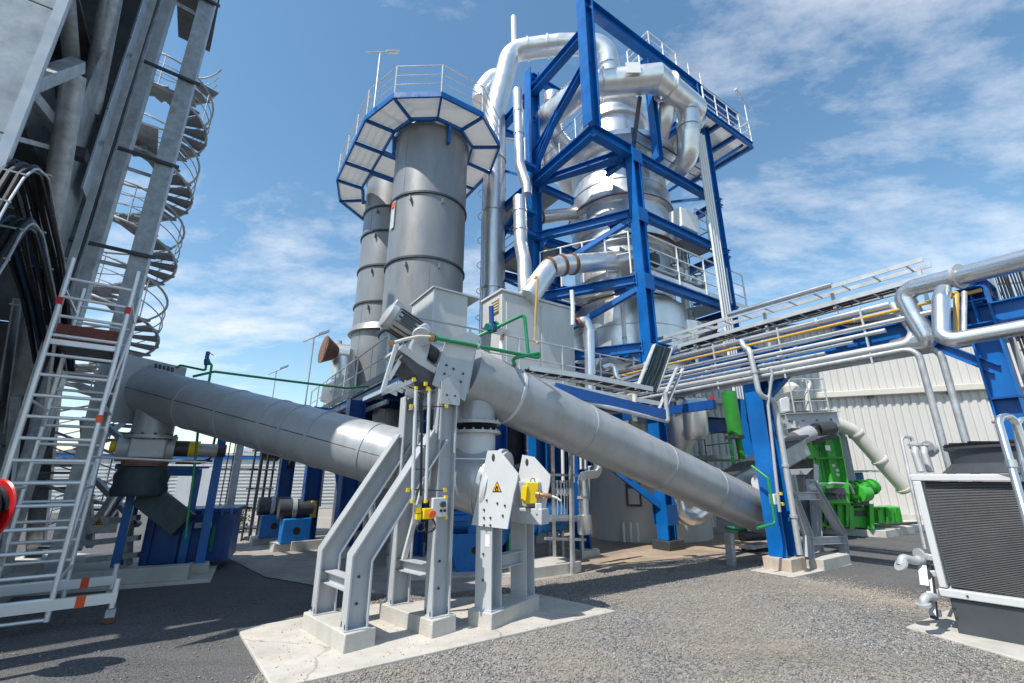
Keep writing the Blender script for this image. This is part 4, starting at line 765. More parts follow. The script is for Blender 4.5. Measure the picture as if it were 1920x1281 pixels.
# extra steelwork, pipes and landings inside the tower
for z in (5.6, 10.05):
    railing(tw, [L(.1, 3.4, z), L(.1, 6.2, z)], 1.1, .9, 'rail_galv', .022)
    P('floor_plate', MB().box(L(.9, 4.8, z + .03), (1.5, 2.7, .05), E2), 'grating', tw)
railing(tw, [L(5.0, -.02, 10.1), L(6.4, -.02, 10.1)], 1.1, .7, 'rail_galv', .022); P('floor_plate', MB().box(L(5.6, .5, 10.08), (1.6, 1.0, .05), E2), 'grating', tw)
railing(tw, [L(.3, .2, 12.5), L(.3, 2.8, 12.5)], 1.1, .9, 'rail_galv', .02)
for a, b, c, d in ((0, 3.1, 0, 6.4), (6.6, 0, 6.9, 5.8)):
    for z0, z1 in ((5.6, 7.75), (7.75, 10.05), (10.05, 12.3), (12.3, 15.2)): P('brace', MB().rhs([L(a, b, z0), L(c, d, z1 - .2)], .12, .1), 'blue_steel', tw)
for k, (a, b, z0, z1, r, m) in enumerate(((.35, 4.0, .2, 15.5, .11, 'cladding_soft'), (.75, 4.4, .2, 12.0, .16, 'cladding_dull'), (.3, 5.6, 3, 16.5, .09, 'rail_galv'), (1.2, 5.0, 4, 14.2, .2, 'cladding'), (2.0, 1.1, 5.2, 9.3, .06, 'white'), (5.4, .9, 5.2, 12.0, .12, 'cladding_soft'), (5.9, 1.4, .2, 12.0, .15, 'cladding_dull'), (2.6, .55, 8.0, 13.5, .05, 'white'))):
    lab = ['slim silver riser just behind the left tower column', 'dull silver riser second behind the left tower column', 'thin grey riser near the back left tower corner', 'broad silver riser at the back left of tower', 'thin white riser behind the middle blue column', 'silver riser right of the vessel behind conduits', 'dull silver riser deep at right of vessel', 'thin white riser in front of the vessel hat'][k]
    t = T('riser_pipe', lab, 'pipe', L(a, b, z0)); P('pipe_run', MB().tube([L(a, b, z0), L(a, b, z1 - .5), L(a + .8, b + .2, z1)], r, 14, .3), m, t)
    for z in np.arange(z0 + .8, z1 - .8, 1.6): P('pipe_clamp', MB().ring(L(a, b, z), UP, r, r * 1.25, .06, 14), 'motor_grey', t)
la_ = T('caged_ladder', 'caged ladder on the back left of the blue tower', 'ladder', L(-.35, 5.8, 4))
for s in (-.22, .22): P('stile', MB().cyl(L(-.35, 5.8 + s, 4), L(-.35, 5.8 + s, 16.5), .03, 8), 'rail_galv', la_)
for z in np.arange(4.3, 16.4, .33): P('rung', MB().cyl(L(-.35, 5.58, z), L(-.35, 6.02, z), .016, 6), 'rail_galv', la_)
for z in np.arange(6.5, 16.4, 1.1): P('cage_hoop', MB().tube([L(-.35 - .38 * math.sin(a), 5.8 + .38 * math.cos(a), z) for a in np.arange(0, 3.2, .3)], .014, 6), 'rail_galv', la_)
for k, (p, q) in enumerate(((L(.2, .4, 12.45), L(2.0, .4, 12.45)), (L(2.2, .3, 8.3), L(5.6, .3, 8.3)), (L(.3, 2.9, 5.35), L(1.7, .5, 5.35)))):
    O('cross_pipe', MB().cyl(p, q, .06, 12), 'rail_galv', ('grey pipe lying across the cantilever corner of the tower', 'grey pipe running behind the right railing at vessel waist', 'grey pipe slung under the lowest left tower beam')[k], 'pipe')
for k, (a, b, z, m) in enumerate(((2.7, .3, 8.5, 'dark_metal'), (4.0, .35, 8.4, 'motor_grey'), (5.2, .3, 8.35, 'cladding_dull'))):
    t = T('valve_station', ('dark valve box behind the railing next to the middle blue column', 'grey valve body behind the middle of the right railing', 'silver valve body near the right end of the railing')[k], 'valve', L(a, b, 7.8)); P('stem', MB().cyl(L(a, b, 7.8), L(a, b, z), .06, 10), 'motor_grey', t); P('body', MB().lathe(L(a, b, z - .2), [(.1, 0), (.24, .08), (.24, .4), (.12, .5)], 16), m, t); P('hand_wheel', MB().ring(L(a, b, z + .4), UP, .13, .17, .03, 18), 'yellow_gas' if k == 0 else 'dark_metal', t)
# under the walkway: more columns, pipes and added dark backdrop closing off bright horizon
for a, b in ((2.2, .1), (4.6, .1), (2.2, 2.4), (4.0, 3.0)): P('column', MB().ibeam([WL(a, b, .1), WL(a, b, ZW - .28)], .34, .32, .03, .02, up=E2), 'dark_blue', wk); P('column_foot', MB().box(WL(a, b, .08), (.6, .6, .16), E2), 'concrete', wk, .012)
for a in np.arange(0, 8, 1.1): P('under_pipe', MB().cyl(WL(a, .3, ZW - .45), WL(a + 1.0, .3, ZW - .45), .05, 10), 'galvanised', wk)
md_ = T('backdrop_module', 'added dark blue backdrop module with pipes glimpsed behind the conveyors', 'module', V3(-1.5, 16.5, 0))  # made-up module, added to block the bright horizon
M1 = V3(-3.6, 14.5, 0)
for k in range(9): P('wall_panel', MB().box(M1 + E2 * (.6 + 1.25 * k) + E1 * 2.0 + UP * 2.1, (1.23, .1, 4.1), E2), 'galv_shade', md_, .01)
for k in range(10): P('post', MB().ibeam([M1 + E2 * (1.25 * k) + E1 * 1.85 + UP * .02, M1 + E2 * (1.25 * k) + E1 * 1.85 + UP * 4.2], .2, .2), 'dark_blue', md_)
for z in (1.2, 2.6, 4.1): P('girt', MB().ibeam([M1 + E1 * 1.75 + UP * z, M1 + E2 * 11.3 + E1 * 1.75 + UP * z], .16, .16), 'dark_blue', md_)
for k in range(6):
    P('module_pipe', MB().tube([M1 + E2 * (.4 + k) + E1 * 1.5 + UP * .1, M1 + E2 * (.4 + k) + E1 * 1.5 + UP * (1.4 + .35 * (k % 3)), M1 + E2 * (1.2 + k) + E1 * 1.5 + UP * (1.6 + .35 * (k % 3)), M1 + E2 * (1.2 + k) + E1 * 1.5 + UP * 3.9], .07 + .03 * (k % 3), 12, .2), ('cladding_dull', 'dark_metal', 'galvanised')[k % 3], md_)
tk = T('backdrop_tank', 'added dark upright tank standing behind the flanged neck', 'tank', V3(-1.2, 12.6, 0)); P('shell', MB().lathe(V3(-1.2, 12.6, .1), [(.75, 0), (.75, 2.3), (.6, 2.6), (.1, 2.8)], 36), 'dark_blue', tk); P('band', MB().ring(V3(-1.2, 12.6, 1.3), UP, .7, .79, .08, 36), 'dark_metal', tk); P('nozzle', MB().cyl(V3(-1.2, 12.6, 1.8), V3(-.9, 11.6, 1.8), .14, 16), 'dark_metal', tk)  # tank added as part of the dark backdrop

# bolted end plates and gussets at the tower joints
for z in LV:
    for (a, b, d1, d2) in ((1.8, 0, E2, None), (6.4, 0, -E2, None), (1.8, 0, (L(0, 3.1) - L(1.8, 0)).normalized(), None), (0, 3.1, (L(1.8, 0) - L(0, 3.1)).normalized(), None)):
        mb = MB(); q = L(a, b, z - .17) + d1 * .2; sd2 = d1.cross(UP).normalized(); mb.box(q, (.025, .3, .42), d1)
        for i in (-1, 1):
            for j in (-1, 0, 1): mb.cyl(q + d1 * .012 + sd2 * i * .1 + UP * j * .15, q + d1 * .045 + sd2 * i * .1 + UP * j * .15, .022, 6)
        P('end_plate', mb, 'blue_steel', tw)
        P('gusset', MB().prism([q + d1 * .01 - UP * .2, q + d1 * .4 - UP * .16, q + d1 * .01 - UP * .55], sd2 * .015), 'blue_steel', tw)

# cladding sheet joints on the upper vessel body
for a in np.arange(.1, 6.28, .7): P('cladding_seam', MB().box(VC + V3(1.86 * math.cos(a), 1.86 * math.sin(a), 12.55), (.02, .04, 1.5), (math.cos(a), math.sin(a), .07)), 'cladding_soft', ve)
for z, r in ((12.1, 1.93), (12.75, 1.84), (10.2, 1.91), (5.6, 2.09)): P('cladding_band', MB().ring(VC + UP * z, UP, r - .04, r + .008, .05, 56), 'cladding_soft', ve)
railing(tw, [L(2.1, .15, 12.45), L(6.2, .15, 12.45)], 1.0, 1.3, 'dark_blue', .024, (1.0, .5))
for k in range(3): P('hanger_strut', MB().rhs([L(2.2 + 1.3 * k, .3, 12.5), VC + E2 * (-1.2 + 1.1 * k) - E1 * 2.4 + UP * 14.9], .12, .1), 'dark_metal', tw)
# ================================================================ PIPE RACK (runs along E1)
R1 = V3(5.5, 9.95, 0); R2 = R1 - E1 * 3.75
def RK(l, o, z): return R1 - E1 * l + E2 * o + UP * z           # l towards the camera, o away to the right
rk = T('pipe_rack', 'blue steel pipe rack with two columns crossing towards the right', 'pipe rack', R1)
P('column', MB().ibeam([R1 + UP * .25, R1 + UP * 4.55], .4, .36, .028, .02, up=E2), 'blue_steel', rk)
P('column', MB().ibeam([R2 + UP * .1, R2 + UP * 4.75], .34, .3, .028, .02, up=E1), 'blue_steel', rk)
P('column_foot', MB().box(R1 + UP * .12, (.6, .55, .26), E2), 'concrete_rusty', rk, .012); P('column_foot', MB().box(R2 + UP * .08, (.7, .7, .2), E2), 'concrete', rk, .012)
P('longitudinal_beam', MB().ibeam([RK(-5.5, 0, 4.28), RK(6.2, 0, 4.28)], .34, .24, .02, .014), 'blue_steel', rk)
P('longitudinal_beam', MB().ibeam([RK(-5.5, 1.3, 4.28), RK(6.2, 1.3, 4.28)], .34, .24, .02, .014), 'blue_steel', rk)
for l in (-5, -2.6, 0, 1.8, 3.75): P('cross_beam', MB().ibeam([RK(l, -.25, 4.55), RK(l, 1.5, 4.55)], .2, .2, .016, .012), 'blue_steel', rk)
P('head_beam', MB().ibeam([RK(3.75, -.3, 4.3), RK(3.75, 1.6, 4.3)], .4, .3, .02, .014), 'blue_steel', rk); P('head_beam', MB().ibeam([RK(3.75, -.3, 4.85), RK(3.75, 1.6, 4.85)], .3, .3, .02, .014), 'blue_steel', rk)
P('knee_brace', MB().ibeam([R1 + UP * 3.3, RK(.95, 0, 4.15)], .16, .16), 'blue_steel', rk); P('knee_brace', MB().ibeam([R2 + UP * 3.4, RK(2.9, 0, 4.15)], .16, .16), 'blue_steel', rk)
P('band_plate', MB().box(R2 + UP * 2.95, (.36, .32, .03), E1), 'dark_blue', rk)
P('cable_shelf', MB().rhs([RK(-5, -.75, 3.35), RK(-.6, -.75, 3.35)], .12, .2), 'dark_blue', rk)
def pipe(path, r, label, m='bright_pipe', bend=.12, n=14, name='pipe', cl=()):
    t = T(name, label, 'pipe', Vector(path[0])); P('pipe_run', MB().tube(path, r, n, bend), m, t)
    for (i, f) in cl:
        a, b = Vector(path[i]), Vector(path[i + 1]); P('pipe_clamp', MB().ring(a.lerp(b, f), b - a, r, r * 1.35, .05, n), 'motor_grey', t)
    return t
pipe([RK(-5.2, -.2, 4.78), RK(2.72, -.2, 4.78)], .075, 'steel pipe on the rack directly above the yellow pipe', cl=((0, .3), (0, .6), (0, .85)))
pipe([RK(-4.7, -.32, 4.62), RK(3.9, -.32, 4.62)], 0.03, 'long yellow gas pipe along the near side of the rack', 'yellow_gas', cl=((0, .35), (0, .6), (0, .8)))
pipe([RK(-4.7, -.34, 4.44), RK(3.4, -.34, 4.44)], .05, 'thin steel pipe on the rack just below the yellow pipe')
pipe([RK(-5.0, -.3, 4.0), RK(2.85, -.3, 4.0), RK(2.95, -.25, 4.2), RK(2.75, -.2, 4.78)], .07, 'steel pipe under the blue rack beam bending up at right', 'rail_galv', .15)
pipe([RK(-5.0, -.36, 3.82), RK(2.95, -.3, 3.9), RK(2.95, -.3, 1.0)], .05, 'galvanised pipe below the rack dropping down, left of the pair', 'galvanised', .2, cl=((0, .3),))
pipe([RK(-5.0, -.22, 3.74), RK(3.2, -.2, 3.88), RK(3.2, -.2, 1.0)], .05, 'galvanised pipe below the rack dropping down, right of the pair', 'galvanised', .2)
big = [at(1960, 478, 5.6), at(1712, 540, 7.2), at(1694, 556, 7.35), at(1712, 590, 7.3), at(1738, 632, 7.2), at(1736, 640, 7.25), RK(2.6, -.1, 4.02)]
pipe(big, .15, 'thickest polished pipe entering from the right edge above the rack', 'bright_pipe', .2, 20, cl=((0, .6),))
pipe([at(1930, 612, 5.6), at(1765, 641, 6.25), at(1764, 560, 6.3), at(1768, 545, 6.5)], .105, 'polished pipe from the right edge turning up below the thick pipe', 'bright_pipe', .14, 18)
pipe([at(1930, 588, 6.6), at(1830, 610, 7.4)], .06, 'pale pipe at the right edge above the lower polished pipe', 'rail_galv')
pipe([at(1785, 552, 6.5), at(1793, 548, 6.5), at(1793, 640, 6.35)], .035, 'short yellow pipe dropping in front of the right rack column', 'yellow_gas', .05)
pipe([at(1808, 548, 6.5), at(1807, 636, 6.35)], .035, 'thin grey pipe beside the short yellow drop pipe', 'galvanised')
pipe([RK(.02, -.4, 4.75), RK(.1, -.42, 4.55), at(1405, 655, 9.3), at(1424, 742, 9.3), at(1450, 750, 9.4), at(1456, 770, 9.5), at(1500, 1040, 9.55)], .055, 'pale bent downpipe running beside the blue rack column', 'rail_galv', .18, cl=((2, .5), (5, .4), (5, .75)))
pipe([at(1442, 690, 9.2), at(1448, 700, 9.2), at(1440, 760, 9.35), at(1462, 960, 9.5)], .03, 'thin conduit strapped to left face of the blue rack column', 'rail_galv', .1)
pipe([at(1247, 735, 8.9), at(1252, 790, 8.9), at(1245, 788, 8.9), at(1150, 766, 8.6), at(1085, 752, 8.5)], .045, 'thin galvanised pipe looping under the cable tray corner', 'galvanised', .08)
pipe([at(1130, 690, 9.6), at(1150, 682, 9.7), at(1158, 715, 9.6), at(1250, 690, 10.2)], .055, 'small pale pipe with two bends below vessel floor', 'bright_pipe', .1)
pipe([at(1190, 740, 8.9), at(1190, 790, 8.9)], .05, 'short pale yellow stub pipe under the tray corner', 'cream_pipe')
O('support_angle', MB().rhs([at(1040, 728, 8.35), at(1245, 778, 8.9)], .1, .2), 'dark_blue', 'dark blue beam carrying the cable tray behind the sunlit conveyor', 'beam')
for k, (z, o, r, m) in enumerate(((4.30, -.34, .04, 'rail_galv'), (4.20, -.38, .03, 'bright_pipe'), (4.10, -.34, .04, 'galvanised'))):
    pipe([RK(-4.9 + .3 * k, o, z), RK(2.6 - .5 * k, o, z)], r, ('silver pipe hiding the top of the blue rack beam', 'thin bright pipe along the middle of blue rack beam', 'dull pipe along the bottom edge of blue rack beam')[k], m, cl=((0, .3), (0, .55), (0, .8)))
for k in range(4):
    q = RK(-2.4 + 1.5 * k, -.14, 4.28); P('beam_stiffener', MB().box(q, (.012, .1, .3), E1), 'blue_steel', rk); P('pipe_hanger', MB().rhs([RK(-2.2 + 1.5 * k, -.33, 4.85), RK(-2.2 + 1.5 * k, -.33, 3.75)], .04, .03), 'rail_galv', rk)
# trays
ladder_tray('cable_tray', [RK(-4.6, .95, 5.35), RK(3.15, .95, 5.42)], .5, .1, 'rail_galv', 'long ladder cable tray running on top of the pipe rack', 6, rung=.34)
ladder_tray('cable_tray', [RK(-4.6, .95, 5.75), RK(3.15, .95, 5.78)], .45, .09, 'rail_galv', 'upper thin ladder tray above the long rack tray', 0, rung=.55)
for l in (-4, -2, 0, 1.5, 3): P('tray_post', MB().rhs([RK(l, .95, 4.65), RK(l, .95, 5.7)], .06, .06), 'rail_galv', rk)
pipe([RK(-.8, .75, 5.85), RK(1.6, .75, 5.82)], .075, 'short bright pipe lying on the upper ladder tray', 'bright_pipe')
pipe([RK(-4.4, .5, 5.0), RK(-2.2, .5, 5.25)], .09, 'bright pipe section below the ladder tray near the tower', 'bright_pipe')
tp = [at(985, 694, 8.5), at(1110, 713, 9.1), at(1212, 733, 9.6)]
ladder_tray('cable_tray', tp, .42, .1, 'rail_galv', 'ladder tray running level behind the sunlit conveyor top', 6, rung=.28)
tp2 = [at(985, 716, 8.45), at(1230, 760, 9.5)]
ladder_tray('cable_tray', tp2, .36, .09, 'rail_galv', 'second ladder tray just below the level one behind the conveyor', 5, rung=.28)
ladder_tray('cable_tray', [at(1212, 733, 9.5), at(1243, 650, 10.1)], .62, .1, 'rail_galv', 'steep tray packed with dark cables rising to the rack', 16, side=E2.copy(), rung=.3, cm='dark_teal')
ladder_tray('cable_tray', [at(1240, 770, 9.3), at(1275, 690, 9.8)], .2, .08, 'rail_galv', 'narrow steep tray bar right of the packed cable tray', 0, side=E2.copy(), rung=.6)
# vertical trays at far right
rt = R2 + E2 * 1.3 - E1 * .3
for i in range(2): ladder_tray('cable_tray', [rt + E2 * .75 * i + UP * 1.2 - E1 * .3 * i, rt + E2 * .75 * i + UP * 5.3 - E1 * .3 * i], .5, .1, 'rail_galv', ('upright ladder cable tray right of the right rack column', 'farther right of two upright ladder trays at the picture edge')[i], 9, side=(E2 * .7 - E1 * .7).normalized(), rung=.4)
# control box on rack column
c2 = T('control_box', 'small pale switch box on the blue rack column', 'control box', R1 + UP * 1.4)
qc = onplane(1452, 936, R1 - E1 * .2 - E2 * .1, E1)
P('housing', MB().box(qc, (.2, .1, .2), E2), 'white', c2, .008); P('selector_knob', MB().cyl(qc - E1 * .05, qc - E1 * .08, .03, 12), 'black', c2)
for s in (-1, 1): P('corner_cap', MB().box(qc + E2 * .28 + UP * .1 * s, (.05, .06, .06), E2), 'yellow', c2)
P('clamp_bar', MB().cyl(qc - UP * .1 - E2 * .15, qc - UP * .1 + E2 * .45, .01, 8), 'dark_metal', c2)
g2 = qc + UP * .1 - E2 * .12
pipe([g2 + UP * .55 + E1 * .3, g2 + UP * .3, g2 - UP * .55, g2 - UP * .62 + E1 * .1 - E2 * .5], .028, 'green hose pipe beside the switch box at the conveyor foot', 'green_pipe', .06)
# small post + pump near conveyor foot
O('stub_post', MB().ibeam([gp(1372, 1062), at(1367, 1000, gp(1372, 1062).y)], .14, .14, .014, .01), 'galvanised', 'short grey post under the low end of sunlit conveyor', 'post')
sk = T('pump_skid', 'small dark pump with green pipes under the conveyor foot', 'pump', gp(1435, 1035))
s0 = gp(1435, 1035)
P('pump_body', MB().cyl(s0 + V3(-.5, .1, .35), s0 + V3(.15, .3, .35), .13, 16), 'dark_metal', sk); P('base_frame', MB().box(s0 + V3(-.1, .2, .12), (1.0, .35, .08), E2), 'galvanised', sk); P('green_header', MB().tube([s0 + V3(-.9, 0, .55), s0 + V3(-.2, .2, .5), s0 + V3(.3, .3, .5)], .05, 10, .1), 'green_pipe', sk); P('skid_leg', MB().box(s0 + V3(.2, .2, .05), (.06, .06, .14), E2), 'dark_metal', sk); P('skid_leg', MB().box(s0 + V3(-.5, .1, .05), (.06, .06, .14), E2), 'dark_metal', sk)
for k in range(3): P('fitting', MB().cyl(s0 + V3(-.3 + .2 * k, .05, .48), s0 + V3(-.3 + .2 * k, .05, .6), .05, 10), 'white', sk)
# second inclined trough behind
ic = T('inclined_trough', 'grey inclined trough with dark lid passing behind blue rack column', 'conveyor', at(1400, 900, 11.8))
ta_, tb_ = at(1360, 915, 11.6), at(1500, 838, 12.6); dd = (tb_ - ta_).normalized()
P('trough', MB().rhs([ta_, tb_], .5, .5), 'conveyor_paint', ic, .06); P('lid', MB().rhs([ta_ + UP * .28, tb_ + UP * .28], .62, .05), 'dark_metal', ic); P('warning_label', MB().box(at(1423, 868, 11.7), (.16, .01, .22), V3(.8, .5, .3)), 'white', ic)
P('pivot', MB().cyl(at(1425, 905, 11.2), at(1440, 905, 11.6), .2, 18), 'light_paint', ic)
# ================================================================ LARGE DUCTWORK UNDER VESSEL
sc = T('silver_cyclone', 'silver twin-bodied cyclone with elbow under the vessel behind the conveyor', 'cyclone', at(1280, 900, 13.6))
P('header', MB().cyl(at(1258, 765, 13.2), at(1318, 766, 13.4), .35, 24), 'cladding_soft', sc); P('body', MB().lathe(at(1275, 850, 13.6), [(.3, 0), (.62, .7), (.62, 1.4)], 28), 'cladding', sc); P('body', MB().lathe(at(1302, 825, 13.2), [(.32, 0), (.42, .15), (.42, 1.0)], 28), 'cladding', sc); P('leg_pipe', MB().cyl(at(1277, 880, 13.6), at(1277, 840, 13.6), .26, 18), 'cream_pipe', sc)
P('return_bend', MB().tube([at(1262, 920, 12.9), at(1272, 965, 12.9), at(1300, 972, 12.9), at(1330, 950, 13.2)], .22, 18, .3), 'cladding', sc)
gc2 = T('green_column', 'bright green vertical tube in front of right tower column', 'tube', at(1370, 900, 13.9))
P('upper_tube', MB().cyl(at(1366, 735, 13.8), at(1380, 820, 13.8), .21, 18), 'press_green', gc2); P('lower_tube', MB().cyl(at(1384, 820, 13.8), at(1395, 880, 13.8), .1, 14), 'press_green', gc2); P('collar', MB().cyl(at(1377, 817, 13.8), at(1378, 823, 13.8), .27, 18), 'dark_metal', gc2); P('side_tube', MB().cyl(at(1368, 822, 13.7), at(1376, 875, 13.7), .05, 10), 'green_pipe', gc2)
O('red_pipe', MB().tube([at(1322, 770, 13.5), at(1336, 766, 13.5), at(1335, 742, 13.5)], .05, 10, .15), 'red', 'small red bent pipe beside the silver cyclone header', 'pipe')
rl = T('service_platform', 'dark railed service platform behind the silver cyclone', 'platform', at(1340, 860, 15)); P('deck', MB().box(at(1345, 860, 15.5), (2.6, 1.6, .12), E2), 'galvanised', rl); railing(rl, [at(1325, 858, 14.8), at(1372, 852, 14.8)], 1.1, .6, 'dark_metal', .02)
O('back_beam', MB().ibeam([at(1310, 795, 15.5), at(1380, 800, 16.2)], .5, .3), 'dark_blue', 'dark blue beam behind the silver cyclone', 'beam')
# ================================================================ MANIFOLD FRAME (centre) AND BLUE FAN
mf = T('pipe_manifold', 'grey framed manifold of small vertical pipes and valves under conveyor', 'manifold', gp(1060, 1070))
M0 = gp(1072, 1078)
def mp_(x, y, o=0): return onplane(x, y, M0 + E1 * o, E1)
for x, y in ((1040, 1062), (1074, 1078)): P('post', MB().rhs([gp(x, y), mp_(x - 4, 830)], .07, .07), 'galvanised', mf)
for x, y in ((1030, 1045), (1092, 1050), (1055, 1050)): P('post', MB().rhs([gp(x, y), V3(gp(x, y).x, gp(x, y).y, 1.1)], .07, .07), 'galvanised', mf)
for y in (890, 968, 974, 1010): P('cross_bar', MB().rhs([mp_(1022, y, .1), mp_(1098, y + 2, .1)], .05, .05), 'galvanised', mf)
P('shelf', MB().box(mp_(1050, 972, .25), (.8, .4, .06), E2), 'galvanised', mf)
for k, x in enumerate((1045, 1052, 1058, 1063)):
    P('small_pipe', MB().cyl(mp_(x, 965, .15), mp_(x, 925, .15), .018, 8), 'bright_pipe', mf); P('small_valve', MB().lathe(mp_(x, 930, .15), [(.02, 0), (.05, .04), (.05, .12), (.02, .16), (.03, .3)], 10), 'bright_pipe', mf)
for x in (1056, 1075, 1089, 1097): P('riser', MB().cyl(mp_(x, 905 if x < 1080 else 880, .3), mp_(x - 2, 800, .3), .035, 10), 'white', mf)
pipe([at(1120, 865, 9.6), at(1122, 888, 9.6), at(1092, 892, 9.4), at(1091, 905, 9.4), at(1096, 975, 9.4)], .085, 'white elbowed pipe dropping beside the manifold', 'white', .12, cl=((3, .4),))
O('pipe_sleeve', MB().lathe(at(1097, 1002, 9.4), [(.13, 0), (.14, .02), (.14, .35), (.1, .36), (.1, 1.0)], 20), 'bright_pipe', 'polished sleeve at the bottom of the white elbowed pipe', 'pipe')
P('plinth', MB().box(gp(1040, 1080) + V3(-.2, .3, .1), (1.3, .8, .2), E2), 'concrete', mf, .012)
bf = T('blue_blower', 'bright blue blower with box base and round casing behind lug plates', 'blower', gp(870, 1078))
F0 = gp(868, 1078); fx = (E2 * .8 - E1 * .3).normalized(); fy = UP.cross(fx)
P('base_box', MB().prism([F0 + fx * a + UP * z for a, z in ((-.12, .02), (.6, .02), (.75, .72), (-.35, .72))], fy * .5), 'pump_blue', bf, .02)
P('base_hole', MB().cyl(F0 + fx * .22 - fy * .004 + UP * .42, F0 + fx * .22 + fy * .02 + UP * .42, .07, 18), 'black', bf)
P('volute', MB().cyl(F0 + fx * .55 + fy * .1 + UP * .9, F0 + fx * .55 + fy * .45 + UP * .9, .5, 32), 'pump_blue', bf, .03)
P('motor', MB().lathe(F0 - fx * .38 + fy * .25 + UP * .95, [(.16, 0), (.2, .02), (.2, .5), (.12, .52)], 24, fx), 'pump_blue', bf)
for k in range(10):
    a = k * .628; P('motor_fin', MB().box(F0 - fx * .12 + fy * (.25 + .21 * math.cos(a)) + UP * (.95 + .21 * math.sin(a)), (.34, .02, .02), fx), 'dark_blue', bf)
P('bearing_stand', MB().box(F0 + fx * .2 + fy * .25 + UP * 1.05, (.14, .3, .5), fx), 'pump_blue', bf, .02); P('bearing_cap', MB().cyl(F0 + fx * .1 + fy * .25 + UP * 1.2, F0 + fx * .3 + fy * .25 + UP * 1.2, .12, 16), 'pump_blue', bf)
P('suction_pipe', MB().cyl(F0 + fx * .8 + fy * .3 + UP * .95, F0 + fx * 2.2 + fy * .6 + UP * .95, .3, 28), 'pump_blue', bf); P('suction_cap', MB().ring(F0 + fx * 1.6 + fy * .47 + UP * .95, fx, .2, .36, .06, 28), 'pump_blue', bf); P('green_bracket', MB().box(F0 + fx * .95 + fy * .1 + UP * .35, (.1, .2, .7), fx), 'green_pipe', bf)
P('foot_slab', MB().box(F0 + fx * .3 + fy * .25 + UP * .0, (2.6, 1.2, .1), fx), 'concrete', bf, .01)
for i, (x, y, lab) in enumerate(((548, 1032, 'nearer blue pump with dusty motor beside the blue column'), (507, 1020, 'farther blue pump with dusty motor beside the blue column'))):
    q = gp(x, y); t = T('blue_pump', lab, 'pump', q, 'blue pumps on small plinths')
    P('plinth', MB().box(q + V3(-.1, .2, .08), (1.0, .8, .2), E2), 'concrete', t, .012); P('base_box', MB().box(q + UP * .48, (.68, .5, .6), E2), 'pump_blue', t, .03); P('base_hole', MB().cyl(q - E1 * .252 + UP * .48, q - E1 * .24 + UP * .48, .09, 16), 'black', t); P('motor', MB().cyl(q - E2 * .45 + UP * 1.0, q + E2 * .35 + UP * 1.0, .24, 20), 'dark_metal', t)
    P('coupling_guard', MB().box(q + E2 * .35 + UP * .98, (.16, .4, .42), E2), 'yellow_gas' if i == 0 else 'dark_metal', t, .02); P('motor_rib', MB().ring(q - E2 * .1 + UP * 1.0, E2, .2, .27, .1, 20), 'motor_grey', t)
# silver pipes seen between the dark columns
pipe([at(590, 950, 13), at(598, 880, 13), at(596, 840, 13)], .16, 'dull silver riser between the dark blue columns', 'cladding_soft', .2)
pipe([at(700, 1000, 10.5), at(692, 930, 10.5), at(700, 880, 10.5)], .14, 'rusty silver pipe seen between the bent legs', 'cladding_soft', .2)
# ================================================================ WHITE HALL AND GREEN MACHINE
wd = V3(.927, -.374, 0); wn = V3(-.374, -.927, 0); WH = V3(15.2, 18.6, 0)
hall = T('white_hall', 'cream white industrial hall with ribbed metal cladding', 'building', WH)
P('core_wall', MB().box(WH + wd * -1 - wn * .15 + UP * 4.1, (22, .2, 8.2), wd), 'wall_cream', hall)
P('plinth_wall', MB().box(WH + wd * -1 + wn * .04 + UP * .2, (22, .16, .4), wd), 'concrete', hall)
prof = []
for k in range(4):
    o = k * .27; prof += [(o, 0), (o + .05, .05), (o + .16, .05), (o + .21, 0)]
prof.append((1.08, 0))
me_ref = None
for k in range(20):
    x0 = -11.9 + k * 1.084
    b0 = WH + wd * x0
    vs = []; 
    for (o, h) in prof: vs += [b0 + wd * o + wn * (h - .03) + UP * .35, b0 + wd * o + wn * (h - .03) + UP * 8.2]
    n = len(prof); P('cladding_panel', MB().add(vs, [(2 * i, 2 * i + 2, 2 * i + 3, 2 * i + 1) for i in range(n - 1)]), 'wall_cream', hall, sharp=10)
P('roof_edge', MB().box(WH + wd * -1 + wn * .1 + UP * 8.3, (22.4, .5, .22), wd), 'dark_metal', hall); P('gutter', MB().box(WH + wd * -1 + wn * .16 + UP * 5.15, (21, .2, .26), wd), 'cream_pipe', hall, .03)
for k in range(7): P('gutter_bracket', MB().box(WH + wd * (-8 + 2.6 * k) + wn * .14 + UP * 4.98, (.2, .14, .1), wd), 'dark_metal', hall)
P('roof', MB().prism([WH + wd * -12 + UP * 8.25 - wn * .2, WH + wd * 10 + UP * 8.25 - wn * .2, WH + wd * 10 + UP * 9.2 - wn * 8, WH + wd * -12 + UP * 9.2 - wn * 8], UP * .1), 'wall_far', hall)
P('side_wall', MB().box(WH + wd * 9.9 - wn * 4 + UP * 4.1, (.2, 8, 8.1), wd), 'wall_cream', hall); P('side_wall', MB().box(WH + wd * -11.9 - wn * 4 + UP * 4.1, (.2, 8, 8.1), wd), 'wall_cream', hall)
# diagonal cream pipe
dp_ = T('discharge_pipe', 'cream diagonal pipe falling to the right in front of hall wall', 'pipe', at(1700, 920, 15.5))
P('pipe_run', MB().tube([at(1560, 790, 15.8), at(1600, 808, 15.8), at(1700, 920, 15.8)], .22, 20, .3), 'cream_pipe', dp_)
for f in (.05, .5, .96): P('pipe_flange', MB().ring(at(1600, 808, 15.8).lerp(at(1700, 920, 15.8), f), at(1700, 920, 15.8) - at(1600, 808, 15.8), .2, .26, .06, 20), 'cream_pipe', dp_)
